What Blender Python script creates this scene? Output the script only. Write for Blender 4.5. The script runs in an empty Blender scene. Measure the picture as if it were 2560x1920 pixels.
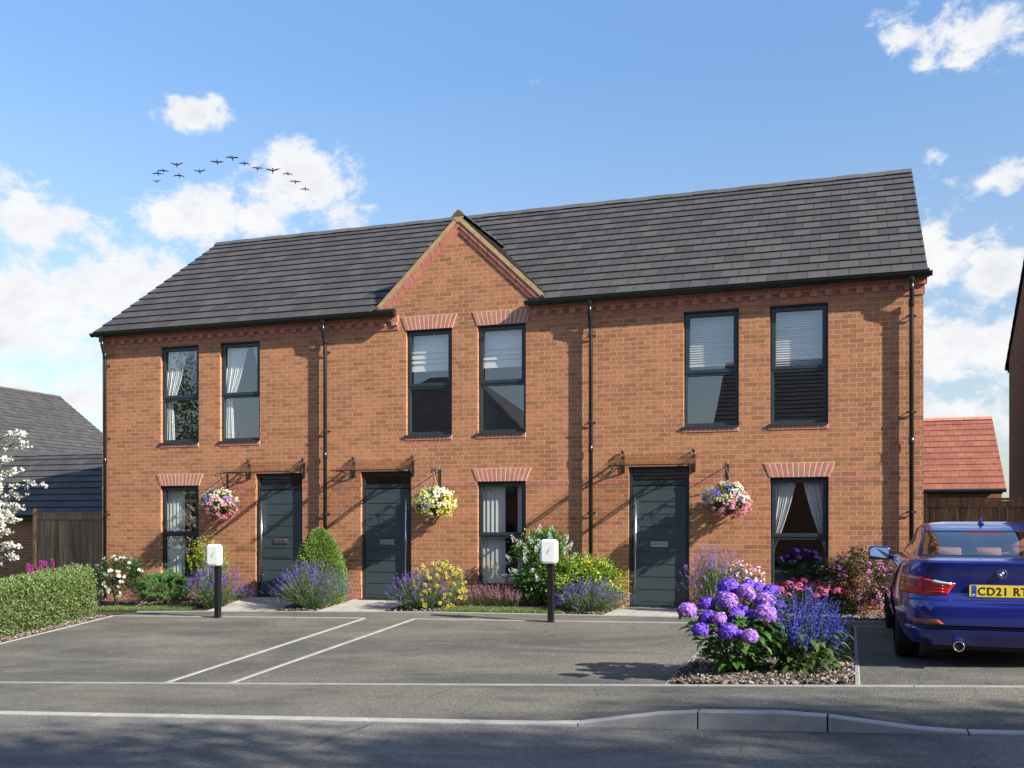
import bpy, math, random
import numpy as np
from mathutils import Vector, Matrix
rng = np.random.default_rng(7); random.seed(7)
SC = bpy.context.scene; COL = SC.collection
R = math.radians; PI = math.pi
# ------------------------------------------------------------------ ground height: the plot falls gently to the left and to the road
PR = [(0., [(-40, -.5), (0, -.16), (3.2, 0), (40, 0)]),
      (1.36, [(-40, -1.4), (-10, -.56), (1.2, -.225), (4.4, -.127), (7.6, -.045), (11.6, 0.0), (15, .02), (40, .1)]),
      (2.0, [(-40, -1.5), (-10, -.55), (1.96, -.215), (6.76, -.107), (9.8, -.055), (11.75, -.02), (15, .03), (40, .15)]),
      (6.8, [(-40, -2.2), (-10, -1.2), (4.44, -.499), (10.76, -.195), (14.03, -.033), (15.33, .03), (20, .2), (40, .6)]),
      (8.6, [(-40, -2.2), (-10, -1.17), (6.31, -.419), (11.52, -.177), (15.07, -.017), (20, .2), (40, .6)])]
PV = [p[0] for p in PR]; PU = [[p[0] for p in l] for _, l in PR]; PZ = [[p[1] for p in l] for _, l in PR]
def gz(u, v):
    return float(np.interp(v, PV, [np.interp(u, a, b) for a, b in zip(PU, PZ)]))
KB = [(11.9, 0), (12.76, .112), (13.66, .112), (14.55, 0)]               # kerb upstand: raised between the two drop kerbs
def kerb_up(u): return float(np.interp(u, [a for a, _ in KB], [b for _, b in KB]))
def pave_z(u, v):
    t = min(1, max(0, (v - 7.7) / .75)); return gz(u, v) + kerb_up(u) * t * t * (3 - 2 * t)
# ------------------------------------------------------------------ mesh builder
WL = {}
class MB:
    def __init__(s): s.v = []; s.f = []; s.n = 0
    def add(s, V, F, mi=0, uv=None):
        V = np.asarray(V, float).reshape(-1, 3)
        if isinstance(F, np.ndarray): fl = [F + s.n]
        else:
            by = {}
            for q in F: by.setdefault(len(q), []).append(q)
            fl = [np.array(q) + s.n for q in by.values()]
        for q in fl: s.f.append((q, mi, uv))
        s.v.append(V); s.n += len(V); return s
    def box(s, x0, x1, y0, y1, z0, z1, mi=0):
        return s.add([(x0, y0, z0), (x1, y0, z0), (x1, y1, z0), (x0, y1, z0), (x0, y0, z1), (x1, y0, z1), (x1, y1, z1), (x0, y1, z1)],
                     [(0, 3, 2, 1), (4, 5, 6, 7), (0, 1, 5, 4), (1, 2, 6, 5), (2, 3, 7, 6), (3, 0, 4, 7)], mi)
    def quad(s, a, b, c, d, mi=0, uv=None): return s.add([a, b, c, d], [(0, 1, 2, 3)], mi, uv)
    def quads(s, Q, mi=0):
        Q = np.asarray(Q); n = len(Q)
        return s.add(Q.reshape(-1, 3), np.arange(n * 4).reshape(n, 4), mi)
    def tube(s, pts, r, n=8, mi=0, cap=True):
        pts = [Vector(p) for p in pts]; m = len(pts)
        rr = r if hasattr(r, '__len__') else [r] * m
        V = []; up = None
        for i, p in enumerate(pts):
            d = (pts[min(i + 1, m - 1)] - pts[max(i - 1, 0)]).normalized()
            if up is None: up = Vector((0, 0, 1)) if abs(d.z) < .9 else Vector((1, 0, 0))
            a = d.cross(up).normalized(); b = a.cross(d).normalized(); up = b
            for k in range(n):
                t = 2 * PI * k / n; V.append(p + (a * math.cos(t) + b * math.sin(t)) * rr[i])
        F = [(i * n + k, i * n + (k + 1) % n, (i + 1) * n + (k + 1) % n, (i + 1) * n + k) for i in range(m - 1) for k in range(n)]
        if cap: F += [tuple(range(n))[::-1], tuple((m - 1) * n + k for k in range(n))]
        return s.add([tuple(v) for v in V], F, mi)
    def lathe(s, prof, c=(0, 0, 0), n=20, mi=0, axis='z'):
        V = []
        for r, z in prof:
            for k in range(n):
                t = 2 * PI * k / n; p = (r * math.cos(t), r * math.sin(t), z)
                if axis == 'y': p = (p[0], p[2], p[1])
                if axis == 'x': p = (p[2], p[0], p[1])
                V.append((p[0] + c[0], p[1] + c[1], p[2] + c[2]))
        F = [(i * n + k, i * n + (k + 1) % n, (i + 1) * n + (k + 1) % n, (i + 1) * n + k) for i in range(len(prof) - 1) for k in range(n)]
        return s.add(V, F, mi)
    def prism(s, poly, axis, a, b, mi=0):
        """polygon (list of 2D) extruded along an axis from a to b"""
        def P(p, t): return {'x': (t, p[0], p[1]), 'y': (p[0], t, p[1]), 'z': (p[0], p[1], t)}[axis]
        n = len(poly); V = [P(p, a) for p in poly] + [P(p, b) for p in poly]
        F = [tuple(range(n))[::-1], tuple(range(n, 2 * n))] + [(i, (i + 1) % n, n + (i + 1) % n, n + i) for i in range(n)]
        return s.add(V, F, mi)
    def grid(s, fn, us, vs, mi=0, uvf=None):
        V = [fn(u, v) for v in vs for u in us]; nu = len(us)
        F = np.array([(j * nu + i, j * nu + i + 1, (j + 1) * nu + i + 1, (j + 1) * nu + i) for j in range(len(vs) - 1) for i in range(nu - 1)])
        return s.add(V, F, mi)
    def build(s, name, mats, parent=None, smooth=False, local=False, bevel=0):
        V = np.concatenate(s.v) if s.v else np.zeros((0, 3))
        if parent is not None and not local: V = V - np.array(WL.get(parent.name, (0, 0, 0)))
        me = bpy.data.meshes.new(name)
        me.vertices.add(len(V)); me.vertices.foreach_set('co', V.ravel())
        nl = sum(q.size for q, _, _ in s.f); npoly = sum(len(q) for q, _, _ in s.f)
        me.loops.add(nl); me.polygons.add(npoly)
        me.loops.foreach_set('vertex_index', np.concatenate([q.ravel() for q, _, _ in s.f]).astype(np.int32))
        tot = np.concatenate([np.full(len(q), q.shape[1]) for q, _, _ in s.f]).astype(np.int32)
        me.polygons.foreach_set('loop_start', (np.cumsum(tot) - tot).astype(np.int32))
        me.polygons.foreach_set('material_index', np.concatenate([np.full(len(q), mi) for q, mi, _ in s.f]).astype(np.int32))
        if any(u is not None for _, _, u in s.f):
            uvl = me.uv_layers.new(name='UVMap')
            uvl.data.foreach_set('uv', np.concatenate([np.asarray(u, float).reshape(-1, 2) if u is not None else np.zeros((q.size, 2)) for q, _, u in s.f]).ravel())
        me.polygons.foreach_set('use_smooth', np.full(npoly, bool(smooth)))
        me.update(calc_edges=True); me.validate()
        for m in (mats if isinstance(mats, (list, tuple)) else [mats]): me.materials.append(m)
        o = bpy.data.objects.new(name, me); COL.objects.link(o)
        if parent is not None: o.parent = parent; WL[o.name] = WL.get(parent.name, (0, 0, 0))
        if bevel:
            b = o.modifiers.new('bevel', 'BEVEL'); b.width = bevel; b.segments = 2; b.limit_method = 'ANGLE'
        return o
def tag(o, label, cat, group=None, kind=None):
    if label: o['label'] = label
    if cat: o['category'] = cat
    if group: o['group'] = group
    if kind: o['kind'] = kind
    return o
def thing(name, loc, label, cat, group=None, rz=0):
    o = bpy.data.objects.new(name, None); COL.objects.link(o); o.location = loc; o.rotation_euler = (0, 0, rz)
    o.empty_display_size = .2; WL[o.name] = tuple(loc)
    return tag(o, label, cat, group)
def struct(o): o['kind'] = 'structure'; return o
def stuff(o, label=None): o['kind'] = 'stuff'; return o
def copy_tree(o, loc=None, label=None, parent=None, rz=None):
    c = o.copy(); COL.objects.link(c)
    if parent is not None: c.parent = parent
    if loc is not None: c.location = loc
    if rz is not None: c.rotation_euler[2] = rz
    if label: c['label'] = label
    for ch in list(o.children): copy_tree(ch, parent=c)
    return c
# ------------------------------------------------------------------ materials
ALB = .79
def al(c): return (*(x * ALB for x in c[:3]), 1)
def srgb(r, g, b):
    f = lambda c: (c / 255 / 12.92) if c <= 10 else ((c / 255 + .055) / 1.055) ** 2.4
    return (f(r), f(g), f(b), 1)
def newmat(name):
    m = bpy.data.materials.new(name); m.use_nodes = True; nt = m.node_tree; nt.nodes.clear()
    return m, nt
def N(nt, typ, **kw):
    n = nt.nodes.new(typ)
    for k, v in kw.items():
        if k.startswith('i_'): n.inputs[k[2:].replace('_', ' ')].default_value = v
        else: setattr(n, k, v)
    return n
def L(nt, a, b): nt.links.new(a, b)
def out(nt, sh):
    o = N(nt, 'ShaderNodeOutputMaterial'); L(nt, sh, o.inputs['Surface'])
def ramp(nt, fac, stops):
    r = N(nt, 'ShaderNodeValToRGB'); e = r.color_ramp.elements
    while len(e) < len(stops): e.new(.5)
    for q, (p, c) in zip(e, stops): q.position = p; q.color = c if len(c) == 4 else (*c, 1)
    L(nt, fac, r.inputs[0]); return r.outputs[0]
def math_(nt, op, a, b=None, c=None, clamp=False):
    n = N(nt, 'ShaderNodeMath', operation=op, use_clamp=clamp)
    for i, x in enumerate((a, b, c)):
        if x is None: continue
        if isinstance(x, (int, float)): n.inputs[i].default_value = x
        else: L(nt, x, n.inputs[i])
    return n.outputs[0]
def mix(nt, fac, a, b, typ='MIX'):
    n = N(nt, 'ShaderNodeMix', data_type='RGBA', blend_type=typ)
    for i, x in ((0, fac), (6, a), (7, b)):
        if isinstance(x, (int, float)): n.inputs[i].default_value = x
        elif isinstance(x, tuple): n.inputs[i].default_value = x if len(x) == 4 else (*x, 1)
        else: L(nt, x, n.inputs[i])
    return n.outputs[2]
def noise(nt, scale, detail=4, rough=.6, vec=None, dist=0):
    n = N(nt, 'ShaderNodeTexNoise'); n.inputs['Scale'].default_value = scale; n.inputs['Detail'].default_value = detail
    n.inputs['Roughness'].default_value = rough; n.inputs['Distortion'].default_value = dist
    if vec is not None: L(nt, vec, n.inputs['Vector'])
    return n.outputs['Fac']
def pos(nt): return N(nt, 'ShaderNodeNewGeometry').outputs['Position']
def objc(nt): return N(nt, 'ShaderNodeTexCoord').outputs['Object']
def princ(nt, color, rough=.5, metal=0, spec=.5, coat=0, bump=None, bstr=.3, bdist=.01):
    p = N(nt, 'ShaderNodeBsdfPrincipled')
    for k, x in (('Base Color', color), ('Roughness', rough)):
        if isinstance(x, (int, float)): p.inputs[k].default_value = x
        elif isinstance(x, tuple): p.inputs[k].default_value = x if len(x) == 4 else (*x, 1)
        else: L(nt, x, p.inputs[k])
    p.inputs['Metallic'].default_value = metal; p.inputs['Specular IOR Level'].default_value = spec
    if coat: p.inputs['Coat Weight'].default_value = coat; p.inputs['Coat Roughness'].default_value = .03
    if bump is not None:
        b = N(nt, 'ShaderNodeBump'); b.inputs['Strength'].default_value = bstr; b.inputs['Distance'].default_value = bdist
        L(nt, bump, b.inputs['Height']); L(nt, b.outputs[0], p.inputs['Normal'])
    return p.outputs[0]
def simple(name, c, rough=.5, metal=0, spec=.5, coat=0, var=.15, sc=6, bump=0):
    m, nt = newmat(name); o = objc(nt); n = noise(nt, sc, 4, .6, o); c = c if metal > .5 else al(c)
    d = tuple(x * (1 - var) for x in c[:3]); e = tuple(min(1, x * (1 + var)) for x in c[:3])
    col = ramp(nt, n, [(.3, d), (.7, e)])
    out(nt, princ(nt, col, rough, metal, spec, coat, noise(nt, sc * 12, 3, .6, o) if bump else None, bump)); return m
def brick(name, c1, c2, mortar, bw=.225, rh=.075, ms=.0052, off=.5, dz=.005, rough=.9):
    c1, c2, mortar = al(c1), al(c2), al(mortar)
    m, nt = newmat(name); p = pos(nt)
    s = N(nt, 'ShaderNodeSeparateXYZ'); L(nt, p, s.inputs[0])
    c = N(nt, 'ShaderNodeCombineXYZ'); L(nt, math_(nt, 'ADD', s.outputs[0], s.outputs[1]), c.inputs[0]); L(nt, math_(nt, 'ADD', s.outputs[2], dz + 7.5), c.inputs[1])
    b = N(nt, 'ShaderNodeTexBrick', offset=off)
    L(nt, c.outputs[0], b.inputs['Vector'])
    for k, x in (('Color1', c1), ('Color2', c2), ('Mortar', (0, 0, 0, 1)), ('Scale', 1), ('Mortar Size', ms), ('Mortar Smooth', .25), ('Bias', -.25), ('Brick Width', bw), ('Row Height', rh)):
        b.inputs[k].default_value = x
    n1 = noise(nt, 1.7, 4, .6, p); n2 = noise(nt, 38, 5, .7, p); n3 = noise(nt, 14, 3, .6, p)
    col = mix(nt, 1, b.outputs['Color'], ramp(nt, n2, [(.25, (.62, .6, .58)), (.75, (1.3, 1.28, 1.25))]), 'MULTIPLY')
    col = mix(nt, 1, col, ramp(nt, n3, [(.3, (.8, .79, .78)), (.7, (1.15, 1.15, 1.15))]), 'MULTIPLY')
    col = mix(nt, 1, col, ramp(nt, n1, [(.3, (.9, .89, .88)), (.7, (1.1, 1.1, 1.1))]), 'MULTIPLY')
    col = mix(nt, b.outputs['Fac'], col, mortar)
    h = math_(nt, 'ADD', math_(nt, 'MULTIPLY', math_(nt, 'SUBTRACT', 1, b.outputs['Fac']), 1.), math_(nt, 'MULTIPLY', n2, .35))
    out(nt, princ(nt, col, rough, 0, .25, 0, h, .8, .006)); return m
def tilemat(name, c1, c2, gap, bw, rh, rough=.65):
    c1, c2 = al(c1), al(c2)
    m, nt = newmat(name); uv = N(nt, 'ShaderNodeTexCoord').outputs['UV']
    b = N(nt, 'ShaderNodeTexBrick', offset=.5); L(nt, uv, b.inputs['Vector'])
    for k, x in (('Color1', c1), ('Color2', c2), ('Mortar', gap), ('Scale', 1), ('Mortar Size', .0065), ('Mortar Smooth', .2), ('Bias', 0), ('Brick Width', bw), ('Row Height', rh)):
        b.inputs[k].default_value = x
    p = pos(nt); n2 = noise(nt, 22, 5, .7, p)
    col = mix(nt, 1, b.outputs['Color'], ramp(nt, n2, [(.25, (.78, .78, .78)), (.75, (1.2, 1.2, 1.2))]), 'MULTIPLY')
    out(nt, princ(nt, col, rough, 0, .4, 0, n2, .25, .01)); return m
def leafmat(name, c1, c2, c3=None, trans=.3, rough=.5, spec=.35):
    c1, c2, c3 = al(c1), al(c2), al(c3) if c3 else None
    m, nt = newmat(name); g = N(nt, 'ShaderNodeNewGeometry')
    st = [(0, c1), (.6, c2), (1, c3 or c2)]
    col = ramp(nt, g.outputs['Random Per Island'], st)
    a = princ(nt, col, rough, 0, spec)
    t = N(nt, 'ShaderNodeBsdfTranslucent'); L(nt, mix(nt, 1, col, (1.25, 1.3, .8), 'MULTIPLY'), t.inputs[0])
    x = N(nt, 'ShaderNodeMixShader'); x.inputs[0].default_value = trans; L(nt, a, x.inputs[1]); L(nt, t.outputs[0], x.inputs[2])
    out(nt, x.outputs[0]); return m
def glassmat(name, tint, refl=.12, ior=1.5, rough=0.0, wob=0):
    m, nt = newmat(name); t = N(nt, 'ShaderNodeBsdfTransparent'); t.inputs[0].default_value = (*tint, 1)
    gl = N(nt, 'ShaderNodeBsdfGlossy'); gl.inputs['Roughness'].default_value = rough; gl.inputs[0].default_value = (1, 1, 1, 1)
    fr = N(nt, 'ShaderNodeFresnel'); fr.inputs[0].default_value = ior
    if wob:
        b = N(nt, 'ShaderNodeBump'); b.inputs['Strength'].default_value = wob; b.inputs['Distance'].default_value = .01
        L(nt, noise(nt, 1.3, 1, .5, pos(nt)), b.inputs['Height']); L(nt, b.outputs[0], gl.inputs['Normal'])
    x = N(nt, 'ShaderNodeMixShader'); L(nt, math_(nt, 'MULTIPLY', math_(nt, 'ADD', fr.outputs[0], refl, clamp=True), math_(nt, 'SUBTRACT', 1, N(nt, 'ShaderNodeNewGeometry').outputs['Backfacing'])), x.inputs[0]); L(nt, t.outputs[0], x.inputs[1]); L(nt, gl.outputs[0], x.inputs[2])
    out(nt, x.outputs[0]); return m
M = {}
M['brick'] = brick('orange_brick', (.51, .218, .115, 1), (.31, .130, .074, 1), (.52, .41, .24, 1), ms=.0056)
M['redbrick'] = brick('red_brick', (.50, .195, .138, 1), (.42, .155, .112, 1), (.55, .42, .30, 1), rh=.075)
M['header'] = brick('red_header_brick', (.50, .195, .138, 1), (.42, .155, .112, 1), (.55, .42, .30, 1), bw=.075, rh=.075)
M['nbrick'] = brick('neighbour_brick', (.34, .12, .07, 1), (.25, .085, .055, 1), (.35, .27, .18, 1))
M['redplain'] = simple('rubbed_red_brick', (.52, .195, .135), .85, var=.2, sc=9, bump=.3)
M['mortar'] = simple('pale_mortar', (.70, .58, .44), .9, var=.15, sc=20)
M['tan'] = simple('tan_verge_mortar', (.48, .32, .16), .85, var=.2, sc=8, bump=.3)
M['tile'] = tilemat('dark_roof_tile', (.052, .048, .046, 1), (.084, .078, .075, 1), (.010, .010, .011, 1), .30, .322)
M['tileedge'] = simple('shade_toned_tile_edge', (.03, .03, .032), .8, var=.2)  # shadow line under each course put into the colour, darker than the tile
M['redtile'] = tilemat('red_clay_tile', (.34, .118, .068, 1), (.25, .085, .055, 1), (.09, .03, .02, 1), .26, .30)
M['ridge'] = simple('dark_ridge_tile', (.085, .083, .087), .7, var=.15, sc=5)
M['black'] = simple('black_plastic', (.012, .012, .013), .28, var=.2)
M['iron'] = simple('wrought_iron', (.016, .017, .02), .4, var=.3)
M['frame'] = simple('anthracite_frame', (.028, .040, .050), .38, var=.06, sc=3)
M['door'] = simple('anthracite_door', (.048, .070, .078), .42, var=.06, sc=3)
M['seal'] = simple('black_seal', (.006, .007, .008), .6)
M['steel'] = simple('brushed_steel', (.55, .54, .52), .25, 1.0, var=.08, sc=20)
M['glass'] = glassmat('window_glass', (.985, .99, .985), .17, 1.5, wob=.02)
M['smoked'] = glassmat('smoked_acrylic', (.94, .905, .88), .0, 1.4)
M['white'] = simple('white_plastic', (.88, .88, .87), .35, var=.03)
M['green'] = simple('green_mark', (.03, .5, .25), .4)
M['cloth'] = leafmat('white_curtain', (.80, .82, .82, 1), (.86, .87, .87, 1), None, .08, .9, .1)
M['blind'] = leafmat('grey_blind', (.62, .65, .66, 1), (.78, .80, .80, 1), None, .05, .8, .1)
M['plaster'] = simple('interior_plaster', (.60, .59, .56), .9, var=.05)
M['oak'] = simple('interior_floor', (.22, .15, .09), .5, var=.2, sc=3)
M['post'] = simple('black_post', (.008, .008, .009), .4)
def woodmat():
    m, nt = newmat('weathered_fence_wood'); o = pos(nt)
    mp = N(nt, 'ShaderNodeMapping'); mp.inputs['Scale'].default_value = (9, 9, .7); L(nt, o, mp.inputs[0])
    n = noise(nt, 2.2, 6, .65, mp.outputs[0], .6); n2 = noise(nt, .9, 2, .5, o)
    isl = N(nt, 'ShaderNodeNewGeometry').outputs['Random Per Island']
    col = ramp(nt, n, [(.28, (.10, .062, .036)), (.55, (.32, .215, .13)), (.75, (.46, .34, .22))])
    col = mix(nt, 1, col, ramp(nt, isl, [(0, (.7, .7, .72)), (1, (1.2, 1.15, 1.1))]), 'MULTIPLY')
    out(nt, princ(nt, col, .85, 0, .2, 0, n, .4, .01)); return m
M['wood'] = woodmat()
def tarmac(name, c, warm):
    c = al(c)[:3]
    m, nt = newmat(name); p = pos(nt)
    mp = N(nt, 'ShaderNodeMapping'); mp.inputs['Scale'].default_value = (.55, 1.3, 1); mp.inputs['Rotation'].default_value = (0, 0, R(-14)); L(nt, p, mp.inputs[0])
    big = noise(nt, .75, 6, .68, mp.outputs[0], .8); fine = noise(nt, 210, 2, .7, p); mid = noise(nt, 26, 4, .75, p); st = noise(nt, .32, 4, .6, p)
    v = N(nt, 'ShaderNodeTexVoronoi', feature='F1'); v.inputs['Scale'].default_value = 62; L(nt, p, v.inputs['Vector'])
    col = mix(nt, ramp(nt, big, [(.38, (0, 0, 0)), (.60, (1, 1, 1))]), tuple(x * .66 for x in c), tuple(x * y * 1.12 for x, y in zip(c, warm)))
    col = mix(nt, 1, col, ramp(nt, fine, [(.3, (.62, .62, .62)), (.7, (1.4, 1.4, 1.4))]), 'MULTIPLY')
    col = mix(nt, 1, col, ramp(nt, mid, [(.3, (.78, .78, .79)), (.7, (1.2, 1.2, 1.19))]), 'MULTIPLY')
    col = mix(nt, 1, col, ramp(nt, st, [(.34, (.86, .87, .9)), (.66, (1.12, 1.1, 1.06))]), 'MULTIPLY')
    col = mix(nt, 1, col, ramp(nt, v.outputs['Color'], [(0, (.75, .75, .75)), (.9, (1.1, 1.1, 1.1)), (1, (1.7, 1.65, 1.6))]), 'MULTIPLY')
    ml = N(nt, 'ShaderNodeMapping'); ml.inputs['Scale'].default_value = (5.5, .55, 1); ml.inputs['Rotation'].default_value = (0, 0, R(24)); L(nt, p, ml.inputs[0])
    scuff = math_(nt, 'MULTIPLY', ramp(nt, noise(nt, 1.6, 5, .7, ml.outputs[0], 1.2), [(.56, (0, 0, 0)), (.70, (1, 1, 1))]), ramp(nt, noise(nt, .55, 3, .5, p), [(.48, (0, 0, 0)), (.62, (1, 1, 1))]))
    col = mix(nt, math_(nt, 'MULTIPLY', scuff, .8), col, tuple(x * .42 for x in c))
    spot = ramp(nt, noise(nt, 3.1, 3, .55, p), [(.66, (0, 0, 0)), (.74, (1, 1, 1))]); col = mix(nt, math_(nt, 'MULTIPLY', spot, .45), col, tuple(x * .45 for x in c))
    h = math_(nt, 'ADD', v.outputs['Distance'], math_(nt, 'MULTIPLY', fine, .5))
    out(nt, princ(nt, col, .88, 0, .3, 0, h, .6, .01)); return m
M['drive'] = tarmac('drive_tarmac', (.158, .156, .140), (1.04, 1.0, .92))
M['road'] = tarmac('road_tarmac', (.192, .187, .176), (1.03, 1.0, .97))
M['edge'] = simple('grey_edging', (.30, .292, .28), .85, var=.15, sc=7, bump=.3)
M['kerb'] = simple('concrete_kerb', (.40, .392, .378), .85, var=.12, sc=5, bump=.3)
def paving():
    m, nt = newmat('pale_paving_slab'); p = pos(nt); b = N(nt, 'ShaderNodeTexBrick', offset=0.); L(nt, p, b.inputs['Vector'])
    for k, x in (('Color1', (.38, .355, .33, 1)), ('Color2', (.33, .31, .29, 1)), ('Mortar', (.16, .15, .14, 1)), ('Scale', 1), ('Mortar Size', .006), ('Brick Width', .45), ('Row Height', .45)): b.inputs[k].default_value = x
    col = mix(nt, 1, b.outputs['Color'], ramp(nt, noise(nt, 9, 5, .7, p), [(.3, (.85, .85, .85)), (.7, (1.1, 1.1, 1.1))]), 'MULTIPLY')
    out(nt, princ(nt, col, .85, 0, .3, 0, noise(nt, 60, 3, .6, p), .3, .01)); return m
M['paving'] = paving()
M['soil'] = simple('dark_soil', (.045, .032, .022), .95, var=.4, sc=14, bump=.8)
def islmat(name, stops, rough=.85):
    stops = [(a, al(b)) for a, b in stops]
    m, nt = newmat(name); g = N(nt, 'ShaderNodeNewGeometry'); col = ramp(nt, g.outputs['Random Per Island'], stops)
    col = mix(nt, 1, col, ramp(nt, noise(nt, 40, 3, .6, pos(nt)), [(.3, (.75, .75, .75)), (.7, (1.2, 1.2, 1.2))]), 'MULTIPLY')
    out(nt, princ(nt, col, rough, 0, .25)); return m
M['bark'] = islmat('bark_chip', [(0, (.04, .030, .024)), (.5, (.13, .10, .08)), (1, (.40, .34, .29))])
M['turf'] = simple('turf_base', (.05, .085, .018), .9, var=.3, sc=12, bump=.5)
M['grass'] = leafmat('grass_blade', (.09, .15, .03, 1), (.14, .22, .05, 1), (.20, .26, .08, 1), .3)
M['stem'] = simple('brown_stem', (.07, .05, .03), .8, var=.3)
M['gstem'] = simple('green_stem', (.08, .12, .04), .7, var=.3)
# ------------------------------------------------------------------ camera, light, sky
AZ = R(18.748)
cd = bpy.data.cameras.new('camera'); cam = bpy.data.objects.new('camera', cd); COL.objects.link(cam); SC.camera = cam
cam.location = (13.964, -16.005, 1.4); cam.rotation_euler = (R(90), 0, AZ)
cd.sensor_width = 36; cd.lens = 36 * 2489 / 2560; cd.shift_y = (1305 - 960) / 2560; cd.clip_end = 3000; cd.clip_start = .05
SEL, SGR = R(29.7), R(16.5)
SD = Vector((math.cos(SEL) * math.cos(SGR), -math.cos(SEL) * math.sin(SGR), math.sin(SEL)))
sl = bpy.data.lights.new('sun', 'SUN'); so = bpy.data.objects.new('sun', sl); COL.objects.link(so)
sl.energy = 5.0; sl.angle = R(.55); sl.color = (1, .93, .82); so.rotation_euler = SD.to_track_quat('Z', 'Y').to_euler(); so.location = (40, -12, 25)
def px_dir(x, y):
    dx, dz = (x - 1280) / 2489, (1305 - y) / 2489
    d = Vector((dx * math.cos(AZ) - math.sin(AZ), dx * math.sin(AZ) + math.cos(AZ), dz)); return d.normalized()
def sky():
    w = bpy.data.worlds.new('World'); SC.world = w; w.use_nodes = True; nt = w.node_tree; nt.nodes.clear()
    st = N(nt, 'ShaderNodeTexSky', sky_type='NISHITA', sun_disc=False); st.sun_elevation = SEL; st.sun_rotation = math.atan2(SD.x, SD.y)
    st.air_density = 1.0; st.dust_density = .6; st.ozone_density = 2.2; st.altitude = 0
    tc = N(nt, 'ShaderNodeTexCoord').outputs['Generated']; s = N(nt, 'ShaderNodeSeparateXYZ'); L(nt, tc, s.inputs[0])
    az = math_(nt, 'ARCTAN2', s.outputs[0], s.outputs[1]); el = math_(nt, 'ARCSINE', s.outputs[2])
    cb = N(nt, 'ShaderNodeCombineXYZ'); L(nt, az, cb.inputs[0]); L(nt, el, cb.inputs[1]); P = cb.outputs[0]
    # cumulus banks: (azimuth, elevation) centres with their angular radii
    bl = [(110, 560, 240, 76, 1.1), (60, 760, 290, 130, 1.2), (330, 710, 185, 105, 1.12), (480, 545, 150, 60, 1.25), (640, 560, 80, 50, 1), (770, 440, 120, 95, 1.25), (850, 545, 80, 50, .7), (690, 400, 60, 45, .6),
          (480, 285, 80, 48, .85), (535, 250, 40, 40, .7), (215, 1000, 90, 90, .95), (40, 985, 110, 60, .8), (160, 870, 200, 60, .8), (2480, 70, 150, 80, 1.), (2245, 75, 60, 55, .72), (2310, 150, 40, 30, .42), (2500, 445, 90, 38, .9),
          (2330, 640, 75, 120, 1.15), (2480, 690, 110, 60, 1.), (2340, 870, 120, 110, 1.2), (2500, 880, 110, 80, 1.1), (2400, 1050, 170, 90, 1.2), (2190, 215, 50, 30, .36), (2330, 390, 50, 22, .42), (1330, 220, 35, 22, .30), (2420, 600, 90, 40, .6)]
    def blobs(off):
        acc = None
        for x, y, rx, ry, a in bl:
            d = px_dir(x, y); A, E_ = math.atan2(d.x, d.y), math.asin(d.z)
            d1 = px_dir(x + rx, y); d2 = px_dir(x, y - ry); ra = abs(math.atan2(d1.x, d1.y) - A); re = abs(math.asin(d2.z) - E_)
            m = N(nt, 'ShaderNodeVectorMath', operation='SUBTRACT'); L(nt, P, m.inputs[0]); m.inputs[1].default_value = (A, E_ - off, 0)
            k = N(nt, 'ShaderNodeVectorMath', operation='MULTIPLY'); L(nt, m.outputs[0], k.inputs[0]); k.inputs[1].default_value = (1 / ra, 1 / re, 0)
            ln = N(nt, 'ShaderNodeVectorMath', operation='LENGTH'); L(nt, k.outputs[0], ln.inputs[0])
            q = math_(nt, 'MULTIPLY', math_(nt, 'SUBTRACT', 1.5, ln.outputs['Value']), a)
            acc = q if acc is None else math_(nt, 'SMOOTH_MAX', acc, q, .35)
        return acc
    mp = N(nt, 'ShaderNodeMapping'); mp.inputs['Scale'].default_value = (1, 1.35, 1); L(nt, P, mp.inputs[0])
    nz = noise(nt, 10.5, 9, .62, mp.outputs[0], .35); nb = noise(nt, 34, 7, .66, mp.outputs[0], .3)
    # clouds well away from the view fill the rest of the dome loosely
    far = math_(nt, 'MULTIPLY', math_(nt, 'SUBTRACT', noise(nt, 2.2, 3, .5, tc), .48), 3.2)
    back = math_(nt, 'GREATER_THAN', math_(nt, 'ABSOLUTE', math_(nt, 'ADD', az, AZ)), .62)
    fb = math_(nt, 'ADD', math_(nt, 'MULTIPLY', far, back), math_(nt, 'MULTIPLY', math_(nt, 'SUBTRACT', 1, back), -3))
    base = math_(nt, 'MAXIMUM', blobs(0), fb)
    dn = math_(nt, 'ADD', base, math_(nt, 'ADD', math_(nt, 'MULTIPLY', math_(nt, 'SUBTRACT', nz, .5), 3.7), math_(nt, 'MULTIPLY', math_(nt, 'SUBTRACT', nb, .5), 2.4)))
    mr = N(nt, 'ShaderNodeMapRange', interpolation_type='SMOOTHSTEP'); L(nt, dn, mr.inputs[0])
    for k, x in ((1, .25), (2, 1.15), (3, 0), (4, .98)): mr.inputs[k].default_value = x
    thick = N(nt, 'ShaderNodeMapRange', interpolation_type='SMOOTHSTEP'); L(nt, dn, thick.inputs[0])
    for k, x in ((1, .5), (2, 1.9), (3, 0), (4, 1)): thick.inputs[k].default_value = x
    shade = math_(nt, 'MULTIPLY', thick.outputs[0], ramp(nt, noise(nt, 9, 6, .62, mp.outputs[0]), [(.44, (0, 0, 0)), (.64, (1, 1, 1))]))
    ccol = mix(nt, shade, (5.35, 5.35, 5.4), (3.85, 4.05, 4.5))
    skyc = N(nt, 'ShaderNodeHueSaturation'); skyc.inputs['Saturation'].default_value = 1.12; skyc.inputs['Value'].default_value = SKYV; L(nt, st.outputs[0], skyc.inputs['Color'])
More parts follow.
